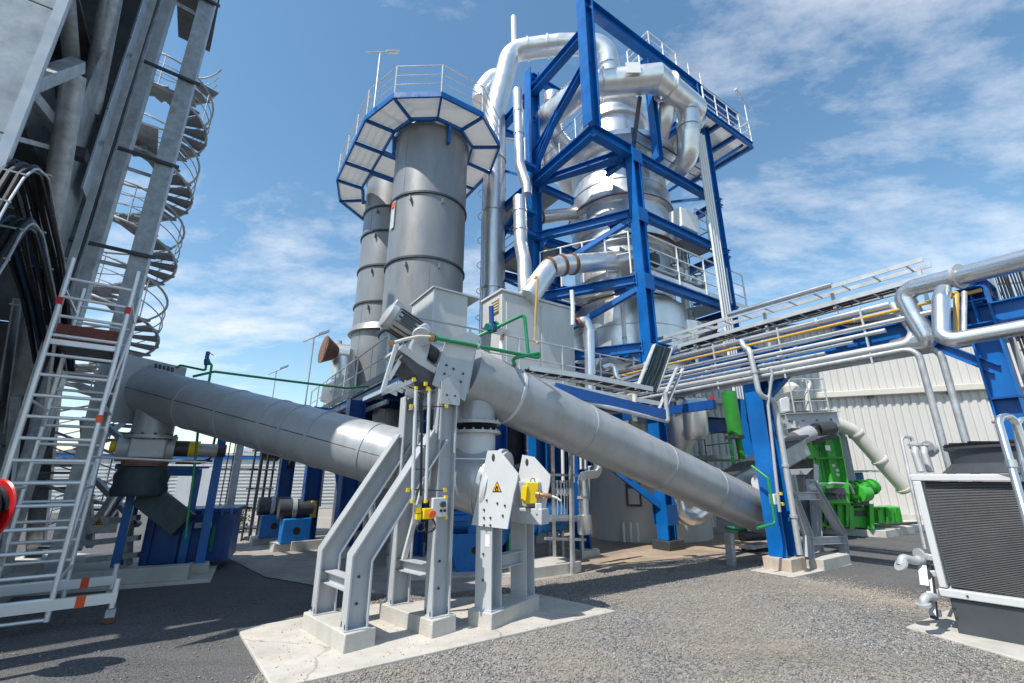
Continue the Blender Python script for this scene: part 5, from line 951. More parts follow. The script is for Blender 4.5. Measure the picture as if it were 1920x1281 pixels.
# green machine
gm = T('green_press', 'bright green press machine with tall hopper by the white hall', 'machine', at(1580, 985, 14.5))
def gq_(x, y, Y=14.6): return at(x, y, Y)
P('hopper', MB().prism([gq_(x, y) for x, y in ((1520, 830), (1570, 816), (1590, 925), (1536, 925))], V3(.3, 1.0, 0)), 'machine_green', gm, .03)
P('hopper_side', MB().prism([gq_(x, y, 14.3) for x, y in ((1512, 838), (1521, 826), (1540, 925), (1526, 925))], V3(.1, .8, 0)), 'machine_green', gm, .02)
P('main_body', MB().prism([gq_(x, y) for x, y in ((1500, 945), (1592, 940), (1592, 988), (1500, 988))], V3(.3, 1.2, 0)), 'machine_green', gm, .03)
P('gear_case', MB().prism([gq_(x, y, 14.3) for x, y in ((1532, 905), (1592, 905), (1595, 945), (1532, 945))], V3(.2, .9, 0)), 'machine_green', gm, .03)
P('frame_box', MB().prism([gq_(x, y, 15.2) for x, y in ((1600, 952), (1636, 950), (1638, 990), (1600, 990))], V3(.3, 1, 0)), 'machine_green', gm, .03); P('recess', MB().prism([gq_(x, y, 15.17) for x, y in ((1604, 957), (1630, 957), (1632, 968), (1604, 968))], V3(.02, .05, 0)), 'dark_metal', gm)
P('end_block', MB().prism([gq_(x, y, 15.6) for x, y in ((1640, 952), (1688, 950), (1694, 980), (1642, 982))], V3(.3, .8, 0)), 'machine_green', gm, .03); P('end_ribs', MB().prism([gq_(x, y, 15.5) for x, y in ((1646, 956), (1655, 956), (1657, 982), (1648, 982))], V3(.05, .3, 0)), 'machine_green', gm)
P('drive_roll', MB().cyl(gq_(1592, 918, 15.0), gq_(1640, 912, 15.4), .2, 18), 'machine_green', gm); P('drive_roll', MB().cyl(gq_(1606, 926, 14.8), gq_(1622, 924, 15), .26, 18), 'machine_green', gm); P('shaft_guard', MB().prism([gq_(x, y, 15.0) for x, y in ((1594, 934), (1630, 932), (1630, 948), (1596, 948))], V3(.3, .8, 0)), 'dark_metal', gm)
for x in (1596, 1634): P('leg', MB().prism([gq_(x - 4, 945, 15), gq_(x + 4, 945, 15), gq_(x + 6, 992, 15), gq_(x - 2, 992, 15)], V3(.05, .3, 0)), 'machine_green', gm)
for x, y in ((1563, 873), (1570, 882), (1571, 890)): P('sight_port', MB().cyl(gq_(x, y, 14.62), gq_(x, y, 14.56), .05, 12), 'white', gm)
P('hopper_seam', MB().prism([gq_(x, y, 14.58) for x, y in ((1534, 828), (1536, 827), (1550, 924), (1547, 924))], V3(0, .02, 0)), 'green_pipe', gm)
for x0, y0, x1, y1 in ((1519, 832, 1535, 926), (1571, 818, 1591, 926), (1545, 822, 1562, 925)): P('hopper_flange', MB().rhs([gq_(x0, y0, 14.5), gq_(x1, y1, 14.5)], .07, .1), 'machine_green', gm)
P('hopper_cap', MB().prism([gq_(x, y, 14.45) for x, y in ((1524, 826), (1568, 812), (1570, 820), (1526, 835))], V3(.3, 1.0, 0)), 'dark_metal', gm)
for y in (860, 926, 944): P('bolted_flange', MB().rhs([gq_(1522 + (y - 830) * .17, y, 14.3), gq_(1576 + (y - 830) * .17, y - 2, 14.5)], .12, .05), 'press_green', gm)
for i in range(7): P('flange_bolt', MB().cyl(gq_(1541 + 8 * i, 926, 14.12), gq_(1541 + 8 * i, 926, 14.3), .03, 6), 'dark_metal', gm)
for i in range(6): P('body_rib', MB().prism([gq_(1506 + 16 * i, 947, 14.5), gq_(1509 + 16 * i, 947, 14.5), gq_(1510 + 16 * i, 986, 14.5), gq_(1507 + 16 * i, 986, 14.5)], V3(.02, .2, 0)), 'press_green', gm)
for i in range(3): P('hydraulic_cylinder', MB().lathe(gq_(1602 + 12 * i, 935 - 2 * i, 14.9), [(.1, 0), (.13, .03), (.13, .12), (.07, .14), (.07, .3), (.12, .32), (.12, .4)], 14), 'machine_green', gm)
for i in range(4): P('roll_ring', MB().ring(gq_(1592, 918, 15.0).lerp(gq_(1640, 912, 15.4), .12 + .25 * i), gq_(1640, 912, 15.4) - gq_(1592, 918, 15.0), .15, .25, .06, 18), 'press_green', gm)
for i in range(4): P('end_rib', MB().prism([gq_(1650 + 11 * i, 953, 15.52), gq_(1653 + 11 * i, 953, 15.52), gq_(1655 + 11 * i, 980, 15.52), gq_(1652 + 11 * i, 980, 15.52)], V3(.02, .15, 0)), 'press_green', gm)
P('body_recess', MB().prism([gq_(x, y, 14.52) for x, y in ((1545, 960), (1570, 958), (1572, 978), (1546, 980))], V3(.02, .06, 0)), 'dark_metal', gm); P('gear_recess', MB().prism([gq_(x, y, 14.26) for x, y in ((1550, 916), (1584, 915), (1586, 936), (1551, 938))], V3(.02, .05, 0)), 'dark_metal', gm)
P('side_pipe', MB().tube([gq_(1536, 912, 14.2), gq_(1560, 906, 14.2), gq_(1592, 908, 14.4), gq_(1600, 925, 14.5)], .04, 10, .15), 'motor_grey', gm); P('warning_plate', MB().box(gq_(1552, 840, 14.42), (.2, .02, .16), V3(.96, .28, 0)), 'white', gm)
P('end_rail', MB().cyl(gq_(1640, 985, 15.2), gq_(1725, 980, 15.6), .04, 8), 'dark_metal', gm)
gf = T('grey_gantry', 'grey steel gantry with motors around the green hopper', 'steel frame', at(1520, 980, 13.6))
for x0, y0, Y0 in ((1486, 790, 13.9), (1573, 795, 16.2), (1500, 782, 15.3), (1556, 782, 15.5)):
    q = at(x0, y0, Y0); P('post', MB().ibeam([V3(q.x, q.y, .15), q], .24, .24, up=E2), 'grey_paint', gf)
for k in range(4): P('beam_bolt', MB().cyl(at(1480 + 26 * k, 790 - k, 13.55), at(1480 + 26 * k, 790 - k, 13.7), .04, 8), 'dark_metal', gf)
P('top_beam', MB().ibeam([at(1474, 790, 13.8), at(1572, 786, 14.3)], .46, .3), 'grey_paint', gf); P('top_beam', MB().ibeam([at(1474, 780, 14.8), at(1560, 778, 15.2)], .3, .3), 'grey_paint', gf)
P('rear_post', MB().ibeam([at(1522, 985, 13.7), at(1520, 870, 13.7)], .3, .3), 'grey_paint', gf)
P('black_chute', MB().prism([at(x, y, 13.3) for x, y in ((1480, 862), (1525, 860), (1525, 878), (1482, 880))], V3(.3, .6, 0)), 'black', gf); P('chute_lower', MB().prism([at(x, y, 13.3) for x, y in ((1480, 880), (1525, 878), (1512, 890), (1484, 890))], V3(.3, .5, 0)), 'motor_grey', gf)
P('drive_motor', MB().cyl(at(1490, 824, 13.2), at(1520, 812, 13.4), .22, 20), 'motor_grey', gf); P('gearbox', MB().prism([at(x, y, 13.2) for x, y in ((1480, 840), (1500, 835), (1512, 858), (1482, 860))], V3(.2, .4, 0)), 'motor_grey', gf, .05); P('top_cover', MB().cyl(at(1530, 806, 13.9), at(1560, 802, 14.1), .2, 16), 'dark_metal', gf)
railing(gf, [at(1490, 774, 14.6), at(1555, 772, 14.8)], 1.1, .7, 'rail_galv', .022); P('top_machine', MB().prism([at(x, y, 15) for x, y in ((1462, 748), (1480, 742), (1482, 776), (1464, 776))], V3(.3, .8, 0)), 'light_paint', gf, .03); P('valve_cluster', MB().lathe(at(1486, 742, 15), [(.1, 0), (.25, .1), (.25, .3), (.1, .45)], 14), 'cream_pipe', gf); P('top_pipe', MB().tube([at(1516, 775, 14.9), at(1512, 740, 14.9), at(1520, 716, 15), at(1505, 712, 15)], .06, 10, .2), 'cream_pipe', gf)
O('blue_cover', MB().prism([at(x, y, 17) for x, y in ((1588, 887), (1618, 886), (1622, 905), (1592, 905))], V3(.2, .8, 0)), 'blue_steel', 'small blue box with flat roof behind the green press', 'box', bevel=.02); O('canopy', MB().box(at(1606, 884, 17), (1.3, 1.4, .06), E2), 'light_paint', 'thin flat canopy above the small blue box', 'canopy')
# ================================================================ CHILLER
kp = V3(.64, -.768, 0); kq = V3(.768, .64, 0); K0 = V3(5.2, 6.1, 0)
def KC(p, q, z): return K0 + kp * p + kq * q + UP * z
ch_ = T('chiller_unit', 'dark chiller unit with pale frame and fan at the right edge', 'chiller', KC(1.2, .9, 0))
LN, DP = 2.6, 1.75
P('base_tank', MB().box(KC(LN / 2 + .05, DP / 2, .21), (LN - .06, DP - .04, .38), kp), 'chiller_dark', ch_, .012)
P('bottom_frame', MB().box(KC(LN / 2, DP / 2, .455), (LN, DP + .04, .09), kp), 'light_paint', ch_, .012); P('top_frame', MB().box(KC(LN / 2, DP / 2, 1.785), (LN + .02, DP + .04, .08), kp), 'light_paint', ch_, .012)
for p in (0.05, LN - .05): P('corner_post', MB().box(KC(p, .05, 1.125), (.075, .14, 1.23), kp), 'light_paint', ch_, .01)
P('side_panel', MB().box(KC(.03, DP / 2 + .1, 1.125), (.05, DP - .3, 1.23), kp), 'light_paint', ch_, .008)
P('coil_back', MB().box(KC(LN / 2, .16, 1.125), (LN - .2, .06, 1.23), kp), 'black', ch_)
fin = MB()
for k in range(66): fin.box(KC(LN / 2, .09, .525 + k * .0185), (LN - .22, .08, .008), kp, None, (UP + kq * .25))
P('coil_fins', fin, 'fin', ch_, kind='stuff')
P('fan_ring', MB().lathe(KC(LN / 2 - .12, DP / 2, 1.84), [(.98, 0), (.86, .12), (.86, .28), (.9, .3), (.9, .33), (.82, .33), (.82, .05)], 56), 'chiller_dark', ch_)
fg = P('fan_grille', MB().ring(KC(LN / 2 - .12, DP / 2, 2.19), UP, .84, .9, .02, 48), 'black', ch_)
for rr in np.arange(.15, .84, .11): P('grille_ring', MB().ring(KC(LN / 2 - .12, DP / 2, 2.2), UP, rr - .007, rr + .007, .012, 32), 'black', fg)
for a in np.arange(0, 3.14, .39): P('grille_bar', MB().box(KC(LN / 2 - .12, DP / 2, 2.215), (1.76, .02, .02), (math.cos(a), math.sin(a), 0)), 'black', fg)
P('fan_hub', MB().cyl(KC(LN / 2 - .12, DP / 2, 1.95), KC(LN / 2 - .12, DP / 2, 2.12), .14, 20), 'black', ch_)
for k in range(6):
    a = k * 1.047; P('fan_blade', MB().box(KC(LN / 2 - .12, DP / 2, 2.02) + V3(.45 * math.cos(a), .45 * math.sin(a), 0), (.62, .2, .012), (math.cos(a), math.sin(a), 0), None, (UP + V3(-math.sin(a), math.cos(a), 0) * .5)), 'black', ch_)
bolts(ch_, [KC(.25 + .5 * k, -.02, .455) for k in range(5)], -kq, .012, .01); bolts(ch_, [KC(.1, .02, .2 + .1 * k) for k in range(3)], -kq, .012, .01)
# chiller pipework
cpw = T('chiller_pipework', 'white flanged pipes and fittings on the left side of chiller', 'pipework', KC(-.2, .4, 0))
def kz(x, y, Y=6.35): return at(x, y, Y)
for dx_, Y in ((0, 6.5), (17, 6.75)):
    P('white_elbow', MB().tube([kz(1712 + dx_, 842, Y), kz(1716 + dx_, 834, Y), kz(1712 + dx_ + 4, 850, Y - .05), kz(1728 + dx_, 885, Y - .1)], .045, 14, .05), 'motor_grey', cpw)
    P('flange', MB().cyl(kz(1716 + dx_, 832, Y), kz(1717 + dx_, 836, Y), .085, 18), 'motor_grey', cpw)
P('valve_body', MB().cyl(kz(1734, 842, 6.9), kz(1752, 842, 6.9), .08, 16), 'motor_grey', cpw); P('valve_flange', MB().cyl(kz(1740, 842, 6.85), kz(1743, 842, 6.85), .12, 18), 'motor_grey', cpw)
P('tall_pipe', MB().tube([kz(1735, 1030, 6.3), kz(1690, 825, 6.55), kz(1694, 819, 6.55), kz(1708, 820, 6.6), kz(1711, 828, 6.6)], .022, 8, .05), 'galvanised', cpw)
P('bend', MB().tube([kz(1690, 1060, 6.1), kz(1692, 1046, 6.1), kz(1715, 1052, 6.15), kz(1740, 1045, 6.2)], .05, 16, .12), 'motor_grey', cpw); P('flange', MB().cyl(kz(1688, 1058, 6.08), kz(1691, 1060, 6.08), .085, 20), 'motor_grey', cpw); P('flange', MB().cyl(kz(1722, 1042, 6.15), kz(1726, 1042, 6.15), .085, 20), 'motor_grey', cpw)
P('bend', MB().tube([kz(1736, 1138, 5.95), kz(1730, 1128, 5.95), kz(1738, 1118, 5.95), kz(1752, 1120, 6.0)], .045, 14, .08), 'motor_grey', cpw); P('flange', MB().cyl(kz(1731, 1132, 5.93), kz(1733, 1137, 5.93), .075, 18), 'motor_grey', cpw)
P('bracket', MB().rhs([kz(1727, 1040, 6.2), kz(1734, 1098, 6.05)], .08, .03), 'galvanised', cpw); P('bracket', MB().rhs([kz(1738, 1050, 6.2), kz(1750, 1155, 5.98)], .06, .06), 'galvanised', cpw)
P('flex_hose', MB().tube([kz(1741, 1060, 6.15), kz(1746, 1100, 6.1), kz(1752, 1160, 6.0)], .04, 10, .3), 'black_cable', cpw)
for y in (1045, 1075, 1110, 1150): P('fitting', MB().box(kz(1744 + (y - 1045) * .12, y, 6.12), (.08, .08, .07), kp), 'motor_grey', cpw, .01)
# guard rail loops
gr = T('guard_rail', 'polished bent guard rail standing in front of the chiller', 'rail', at(1915, 1000, 4.7))
P('rail_tube', MB().tube([at(1990, 1110, 4.3), at(1935, 1010, 4.5), at(1898, 880, 4.7), at(1870, 784, 4.8), at(1900, 778, 4.85), at(1925, 850, 4.85), at(1990, 1050, 4.6)], .034, 14, .12), 'bright_pipe', gr); P('collar', MB().cyl(at(1894, 862, 4.7), at(1897, 876, 4.7), .045, 14), 'bright_pipe', gr); P('stub', MB().cyl(at(1860, 792, 4.85), at(1876, 792, 4.82), .012, 8), 'brass', gr)
O('guard_rail', MB().tube([at(1925, 900, 5.1), at(1905, 800, 5.1), at(1915, 786, 5.1), at(1940, 790, 5.1)], .034, 14, .1), 'bright_pipe', 'second bent rail at the right picture edge behind the first', 'rail')
# ================================================================ LEFT GALVANISED TOWER
TP = V3(-8.46, 8.25, 0); TC = V3(-5.78, 4.28, 0)       # rear post, front corner column
gt = T('galvanised_tower', 'tall galvanised steel tower with hoppers and braces at the left', 'tower', TC)
HT = 15.5
def TF(l, o, z): return TC + E1 * l - E2 * o + UP * z      # l back along the right face, o into the tower
def tfp(px, py, o=.2): return onplane(px, py, TF(0, o, 0), E2)
def gb(p, q, w=.3, h=.3, m='galvanised', n='beam'): return P(n, MB().ibeam([p, q], h, w, .02, .014), m, gt)
P('corner_column', MB().ibeam([TF(.2, .25, 0.02), TF(.2, .25, HT)], .36, .36, .03, .02, up=E2), 'galvanised', gt)
for k in range(6):
    for j in range(2): P('front_panel', MB().box(TF(-.02, .55 + 1.1 * j, 4.6 + 1.9 * k), (1.09, .05, 1.885), E2), 'galvanised_plate', gt, .01)
P('panel_edge', MB().rhs([TF(-.03, .0, 3.7), TF(-.03, .0, HT)], .1, .07), 'rail_galv', gt)
LP_ = V3(-8.6, 8.22, 0); RP = V3(-8.0, 8.72, 0)
for q in (LP_, RP): P('twin_post', MB().rhs([q + UP * .1, q + UP * HT], .34, .32, E2), 'galvanised', gt)
for z in (6.3, 8.6, 11.0, 13.6):
    P('post_tie', MB().rhs([LP_ - E2 * .3 - E1 * .2 + UP * z, RP + E2 * .28 - E1 * .2 + UP * z], .05, .07), 'dark_metal', gt); P('post_tie', MB().rhs([LP_ + E1 * .2 + UP * (z - .2), RP + E1 * .2 + UP * (z - .2)], .05, .07), 'galvanised', gt)
for l, o, w in ((4.3, 2.4, .4), (1.2, 2.6, .4), (2.8, 2.6, .4)): P('column', MB().ibeam([TF(l, o, .02), TF(l, o, HT)], .36, w, .025, .018, up=E2), 'galvanised', gt)
for z in (5.6, 8.6, 11.8): gb(TF(.2, 1.6, z), TF(4.6, 1.6, z), .24, .34); gb(TF(1.2, .5, z - .02), TF(1.2, 4.4, z - .02), .2, .3)
# struts of the right face, as far as the photograph shows them
for a, b, r, o in (((168, 212), (212, -20), .17, .55), ((122, -20), (150, 290), .13, .9), ((139, 140), (92, 440), .15, .3), ((92, 440), (60, 760), .15, .3)): P('tube_strut', MB().cyl(tfp(*a, o), tfp(*b, o), r, 20), 'galvanised', gt)
for a, b, w, o in (((48, 158), (146, 122), .17, .1), ((48, 168), (114, 250), .16, .5), ((18, 256), (108, 280), .07, .45), ((25, 330), (60, 420), .1, .6)): P('brace', MB().rhs([tfp(*a, o), tfp(*b, o)], w, w), 'galvanised', gt)
P('face_plate', MB().prism([tfp(x, y, .45) for x, y in ((120, 270), (196, 95), (150, 470), (112, 560))], -E2 * .03), 'galvanised_plate', gt, .006)
P('face_plate', MB().prism([tfp(x, y, .46) for x, y in ((112, 563), (150, 473), (120, 700), (88, 700))], -E2 * .03), 'galvanised_plate', gt, .006)
P('hopper', MB().prism([tfp(x, y, 1.1) for x, y in ((40, 220), (100, 150), (112, 240), (84, 345))], -E2 * .9), 'galvanised_plate', gt)
P('lower_plate', MB().prism([tfp(x, y, .6) for x, y in ((28, 560), (95, 560), (20, 1090), (-60, 1090))], -E2 * .03), 'galvanised_plate', gt, .006)
for x0, x1, w in ((70, -5, .3), (112, 60, .22)): P('lower_column', MB().ibeam([tfp(x0, 560, .35), tfp(x1, 1095, .35)], .3, w, .02, .014, up=E2), 'galvanised', gt)
# inner cladding and added decks darken the interior, with shade painted into their colour
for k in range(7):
    for j in range(3): P('inner_panel', MB().box(TF(.9 + 1.5 * j, 3.4, 1.2 + 2.2 * k), (.06, 1.48, 2.18), E2), 'galv_shade', gt, .008)
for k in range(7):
    for j in range(2): P('rear_panel', MB().box(TF(4.72, .95 + 1.55 * j, 1.2 + 2.2 * k), (1.53, .06, 2.18), E2), 'galv_shade', gt, .008)
for z in (7.2, 10.2, 13.0): P('shade_deck', MB().box(TF(2.4, 2.3, z), (3.0, 4.4, .06), E2), 'galv_shade', gt)  # ceiling decks added so less sky light reaches the interior
for k in range(4): P('blue_sheet', MB().box(TF(4.2, .3, 8.0 + 1.9 * k), (.04, .62, 1.88), E2), 'bright_pipe', gt, .006)
P('roof_deck', MB().prism([TF(-.2, -.1, HT), TF(5.2, -.1, HT), TF(5.2, 4.5, HT), TF(-.2, 4.5, HT)], UP * .2), 'galvanised', gt)
P('top_bridge', MB().prism([LP_ + UP * 14.2, RP + UP * 14.2 + E2 * .2, RP + UP * 14.2 + E1 * 2.2, LP_ + UP * 14.2 + E1 * 2.2], UP * .25), 'dark_metal', gt)
P('hanging_bracket', MB().box(tfp(152, 290, .3), (.16, .2, .2), E2), 'dark_metal', gt); P('base_beam', MB().ibeam([TF(.3, .3, .5), TF(5, .3, .5)], .3, .26), 'galvanised', gt); P('base_beam', MB().ibeam([TF(.3, .3, 1.5), TF(5, .3, 1.5)], .2, .2), 'galvanised', gt)
for a, b in ((TF(4.9, .1, .4), TF(3.2, .1, 3.0)), (TF(3.1, .1, .4), TF(4.8, .1, 3.0)), (TF(5.2, -.8, .5), TF(6.6, -.5, 3.2)), (TF(6.6, -.8, .4), TF(5.2, -.4, 2.9))): P('lattice_brace', MB().rhs([a, b], .12, .1), 'galvanised', gt)
P('plinth', MB().box(TF(3.8, .3, .1), (1.3, 2.6, .22), E2), 'concrete', gt, .02)
ladder_tray('cable_ladder', [TF(3.3, -.05, 1.5), TF(3.3, -.05, 14.5)], .36, .1, 'galvanised', 'vertical cable ladder climbing the galvanised tower face', 9, side=E1.copy(), rung=.3)
# hanging cable bundle
cbn = T('cable_bundle', 'thick arched bundle of dark cables at the left picture edge', 'cables', TF(.6, -.1, 3.4))
for j, (ctr, nk, cols) in enumerate((([(-60, 440), (-20, 370), (14, 320), (40, 302), (64, 322), (80, 400), (98, 480), (112, 570), (124, 700)], 15, ['black_cable', 'black_cable', 'dark_metal']), ([(-60, 540), (-20, 480), (10, 425), (34, 404), (54, 430), (70, 500), (88, 580), (106, 690)], 15, ['cable_blue', 'black_cable', 'cable_blue', 'black_cable']))):
    for k in range(nk):
        o = -.1 + .4 * (k % 5) / 5; dz = .3 * (k // 5) / 3 + random.uniform(-.03, .03); pp = []
        for i, (x, y) in enumerate(ctr):
            q = onplane(x, y, TF(.45, -.1, 0), E2); f = min(1, max(0, (i - 2) / 3.0)); pp.append(q - E2 * (o + random.uniform(-.02, .02)) - UP * dz * (1 - f) - E1 * dz * f + E1 * random.uniform(-.015, .015))
        P('cable', MB().tube(fillet(pp, .3, 4), random.uniform(.014, .026), 6), random.choice(cols), cbn)
    for f in (1, 2, 4, 5, 6):
        q = onplane(*ctr[f], TF(.45, -.1, 0), E2); P('tie_bar', MB().rhs([q + E2 * .16, q - E2 * .4], .03, .02), 'galvanised', cbn)
    P('tray_edge', MB().tube(fillet([onplane(x - 2, y + 4, TF(.45, -.1, 0), E2) + E2 * .14 for x, y in ctr], .3, 4), .014, 6), 'galvanised', cbn)
# ================================================================ SPIRAL STAIR
SC = V3(-9.72, 10.45, 0); SR = .86
ss = T('spiral_stair', 'galvanised spiral staircase climbing behind the twin posts', 'staircase', SC)
P('centre_post', MB().cyl(SC, SC + UP * 14.5, .1, 16), 'galvanised', ss)
def sang(z): return R(41) - (z - 5.05) / 2.06 * 2 * math.pi
hr, mr = [], []
for k in range(96):
    z = .3 + k * .155
    if z > 13.2: break
    a = sang(z); d = V3(math.cos(a), math.sin(a), 0); s = V3(-math.sin(a), math.cos(a), 0)
    w = .48
    P('step', MB().prism([SC + d * .1 - s * .05 + UP * z, SC + d * SR - s * w * .5 + UP * z, SC + d * SR + s * w * .5 + UP * z, SC + d * .1 + s * .05 + UP * z], UP * .05), 'tread', ss)
    if k % 3 == 0: P('baluster', MB().cyl(SC + d * SR + UP * z, SC + d * SR + UP * (z + 1.05), .014, 8), 'galvanised', ss)
zz = np.arange(.3, 13.2, .07)
for h, r in ((1.05, .028), (.75, .014), (.45, .014), (.02, .035)): P('handrail' if h > 1 else 'guard_wire' if h > .1 else 'stringer', MB().tube([SC + V3(SR * math.cos(sang(z)), SR * math.sin(sang(z)), z + h) for z in zz], r, 8), 'galvanised', ss)
for z in (5.9, 8.0, 10.0, 12.1): P('landing_tie', MB().rhs([SC + UP * z, RP + UP * (z + .1)], .06, .06), 'galvanised', ss)
P('landing', MB().prism([SC + UP * 10.2 - E2 * .1, SC - E2 * .8 + UP * 10.2, SC - E2 * .8 - E1 * 1.4 + UP * 10.2, SC - E1 * 1.4 + UP * 10.2], UP * .06), 'galvanised', ss)
# ================================================================ MOBILE SCAFFOLD
sx = V3(.79, .61, 0); sy = V3(-.61, .79, 0); S0 = V3(-5.62, 6.15, 0)
sf = T('scaffold_tower', 'white aluminium mobile scaffold tower with rungs at the left', 'scaffold', S0)
HS = 4.75; WS = .72
for o in (0, 1.35):
    b = S0 + sy * o
    for s in (0, 1): P('stile', MB().cyl(b - sx * WS * s + UP * .12, b - sx * WS * s + UP * HS, .03, 14), 'aluminium', sf)
    for k in range(16):
        z = .36 + .272 * k; P('rung', MB().cyl(b - sx * .0 + UP * z, b - sx * WS + UP * z, .022, 12), 'aluminium', sf)
for z in (.55, 1.65, 2.75, 4.3):
    for s in (0, 1): P('side_brace', MB().cyl(S0 - sx * WS * s + UP * z, S0 + sy * 1.35 - sx * WS * s + UP * z, .02, 10), 'aluminium', sf)
for s, z0, z1 in ((0, .6, 2.5), (1, 2.4, .6), (0, 2.6, 4.2), (1, 4.2, 2.5)): P('diagonal_brace', MB().cyl(S0 - sx * WS * s + UP * z0, S0 + sy * 1.35 - sx * WS * s + UP * z1, .02, 10), 'aluminium', sf)
P('deck', MB().box(S0 - sx * WS / 2 + sy * .68 + UP * 3.58, (WS - .1, 1.3, .05), sx), 'wood_red', sf); P('toe_board', MB().box(S0 - sx * WS / 2 + sy * .06 + UP * 3.72, (WS - .08, .03, .16), sx), 'wood_red', sf); P('deck_frame', MB().box(S0 - sx * WS / 2 + sy * .05 + UP * 3.54, (WS - .04, .05, .07), sx), 'aluminium', sf)
P('trapdoor', MB().box(S0 - sx * WS / 2 + sy * .55 + UP * 3.545, (WS - .22, .7, .02), sx), 'dark_metal', sf)
for q, z, mm_ in ((0, 2.55, 'orange_red'), (0, 4.12, 'red'), (1, 4.1, 'red')): P('red_clip', MB().box(S0 - sx * WS * q + UP * z, (.07, .07, .1), sx), mm_, sf)
# base beams and castors
for o, l0, l1 in ((0, -1.7, .62), (1.35, -1.6, .55)):
    b = S0 + sy * o + UP * .3
    P('base_beam', MB().rhs([b + sx * l0, b + sx * l1], .07, .12), 'aluminium', sf); P('red_band', MB().box(b + sx * (l1 - .35), (.09, .08, .13), sx), 'orange_red', sf); P('jack', MB().cyl(b + sx * (l1 - .03) + UP * .22, b + sx * (l1 - .03) - UP * .12, .035, 12), 'aluminium', sf)
    c = b + sx * (l1 - .03) - UP * .228
    w = P('castor', MB().lathe(c - sy * .03, [(.01, .015), (.045, .015), (.05, 0), (.066, 0), (.07, .01), (.07, .05), (.066, .06), (.05, .06), (.045, .045), (.01, .045)], 20, sy), 'caster', sf); P('castor_fork', MB().box(c + UP * .05, (.1, .09, .09), sx), 'galvanised', sf)
P('bottom_brace', MB().cyl(S0 + UP * .14, S0 - sx * 1.6 + UP * .16, .02, 10), 'aluminium', sf); P('bottom_brace', MB().cyl(S0 + sy * .7 + UP * .2, S0 - sx * 1.6 + sy * .7 + UP * .2, .02, 10), 'aluminium', sf)
P('outrigger_bar', MB().cyl(S0 + UP * 2.05, V3(-4.55, 6.9, 2.0), .016, 10), 'galvanised', sf)
# hose reel
hr0 = at(-36, 957, 4.5); hn = (V3(0, 0, 1.8) - hr0); hn.z = 0; hn = V3(-.22, -.975, 0)
rl_ = T('hose_reel', 'red hose reel disc cut off by the left picture edge', 'hose reel', V3(hr0.x, hr0.y, 0))
P('front_disc', MB().lathe(hr0 + hn * .1, [(.215, 0), (.275, 0), (.285, .015), (.275, .03), (.215, .03), (.215, 0)], 40, hn, caps=False), 'red', rl_); P('back_disc', MB().lathe(hr0 - hn * .1, [(.02, 0), (.27, 0), (.285, .015), (.27, .03), (.02, .03)], 40, hn), 'red', rl_); P('hose', MB().tube([hr0 + hn * (-.07 + .0042 * i) + (UP * math.sin(i * .4) + UP.cross(hn) * math.cos(i * .4)) * .2 for i in range(40)], .03, 8), 'black', rl_); P('hub', MB().cyl(hr0 - hn * .12, hr0 + hn * .13, .11, 24), 'red', rl_); P('hose_face', MB().lathe(hr0 + hn * .07, [(.1, 0), (.225, 0), (.225, .03), (.1, .03)], 32, hn), 'black', rl_); P('stand', MB().rhs([V3(hr0.x, hr0.y, 0) - hn * .16, hr0 - hn * .16], .08, .08), 'galvanised', rl_)
# ================================================================ DISCHARGE VALVE, BLUE STAND AND CONTAINER
DV = S1b - D1 * .35
dv = T('rotary_valve', 'grey rotary valve with yellow-banded motor below the conveyor head', 'valve', V3(DV.x, DV.y, 1.9))
P('flange', MB().cyl(DV - UP * .84, DV - UP * .78, .42, 28), 'galvanised', dv); P('valve_body', MB().cyl(DV - UP * 1.02 - E2 * .45, DV - UP * 1.02 + E2 * .4, .24, 24), 'motor_grey', dv); P('valve_box', MB().box(DV - UP * 1.02, (.55, .6, .36), E2), 'motor_grey', dv, .03)
P('drive', MB().cyl(DV - UP * 1.0 + E2 * .4, DV - UP * 1.0 + E2 * .62, .15, 20), 'dark_metal', dv); P('yellow_band', MB().cyl(DV - UP * 1.0 + E2 * .62, DV - UP * 1.0 + E2 * .8, .15, 20), 'yellow', dv); P('motor', MB().cyl(DV - UP * 1.02 + E2 * .8, DV - UP * 1.02 + E2 * 1.1, .13, 20), 'motor_grey', dv); P('motor_tail', MB().cyl(DV - UP * 1.02 + E2 * 1.1, DV - UP * 1.02 + E2 * 1.25, .12, 20), 'dark_metal', dv)
P('yellow_cap', MB().cyl(DV - UP * 1.0 - E2 * .56, DV - UP * 1.0 - E2 * .48, .1, 16), 'yellow', dv); P('red_collar', MB().lathe(DV - UP * 1.34, [(.34, 0), (.36, .07), (.34, .14)], 28), 'rust', dv)
for a in np.arange(0, 6.28, .5): P('bolt', MB().cyl(DV + V3(.38 * math.cos(a), .38 * math.sin(a), -.86), DV + V3(.38 * math.cos(a), .38 * math.sin(a), -.74), .02, 6), 'dark_metal', dv)
O('flex_sleeve', MB().lathe(DV - UP * 1.86, [(.40, 0), (.43, .1), (.40, .22), (.42, .36), (.36, .5)], 32), 'dark_teal', 'dark fabric sleeve bulging under the rotary valve onto blue stand', 'sleeve')
bs = T('blue_stand', 'blue steel table frame carrying the dark discharge sleeve', 'stand', V3(DV.x, DV.y, .1))
q0, q1 = V3(-7.62, 8.75, 0), V3(-6.35, 9.0, 0)
pts = [gp(212, 1078, .1), gp(338, 1062, .1)]; pa, pb = pts; bk = E1 * 1.2
ztp = 1.86
for q in (pa, pb, pa + bk, pb + bk): P('leg', MB().rhs([q, q + UP * (ztp - .1)], .15, .13, E2), 'blue_steel', bs)
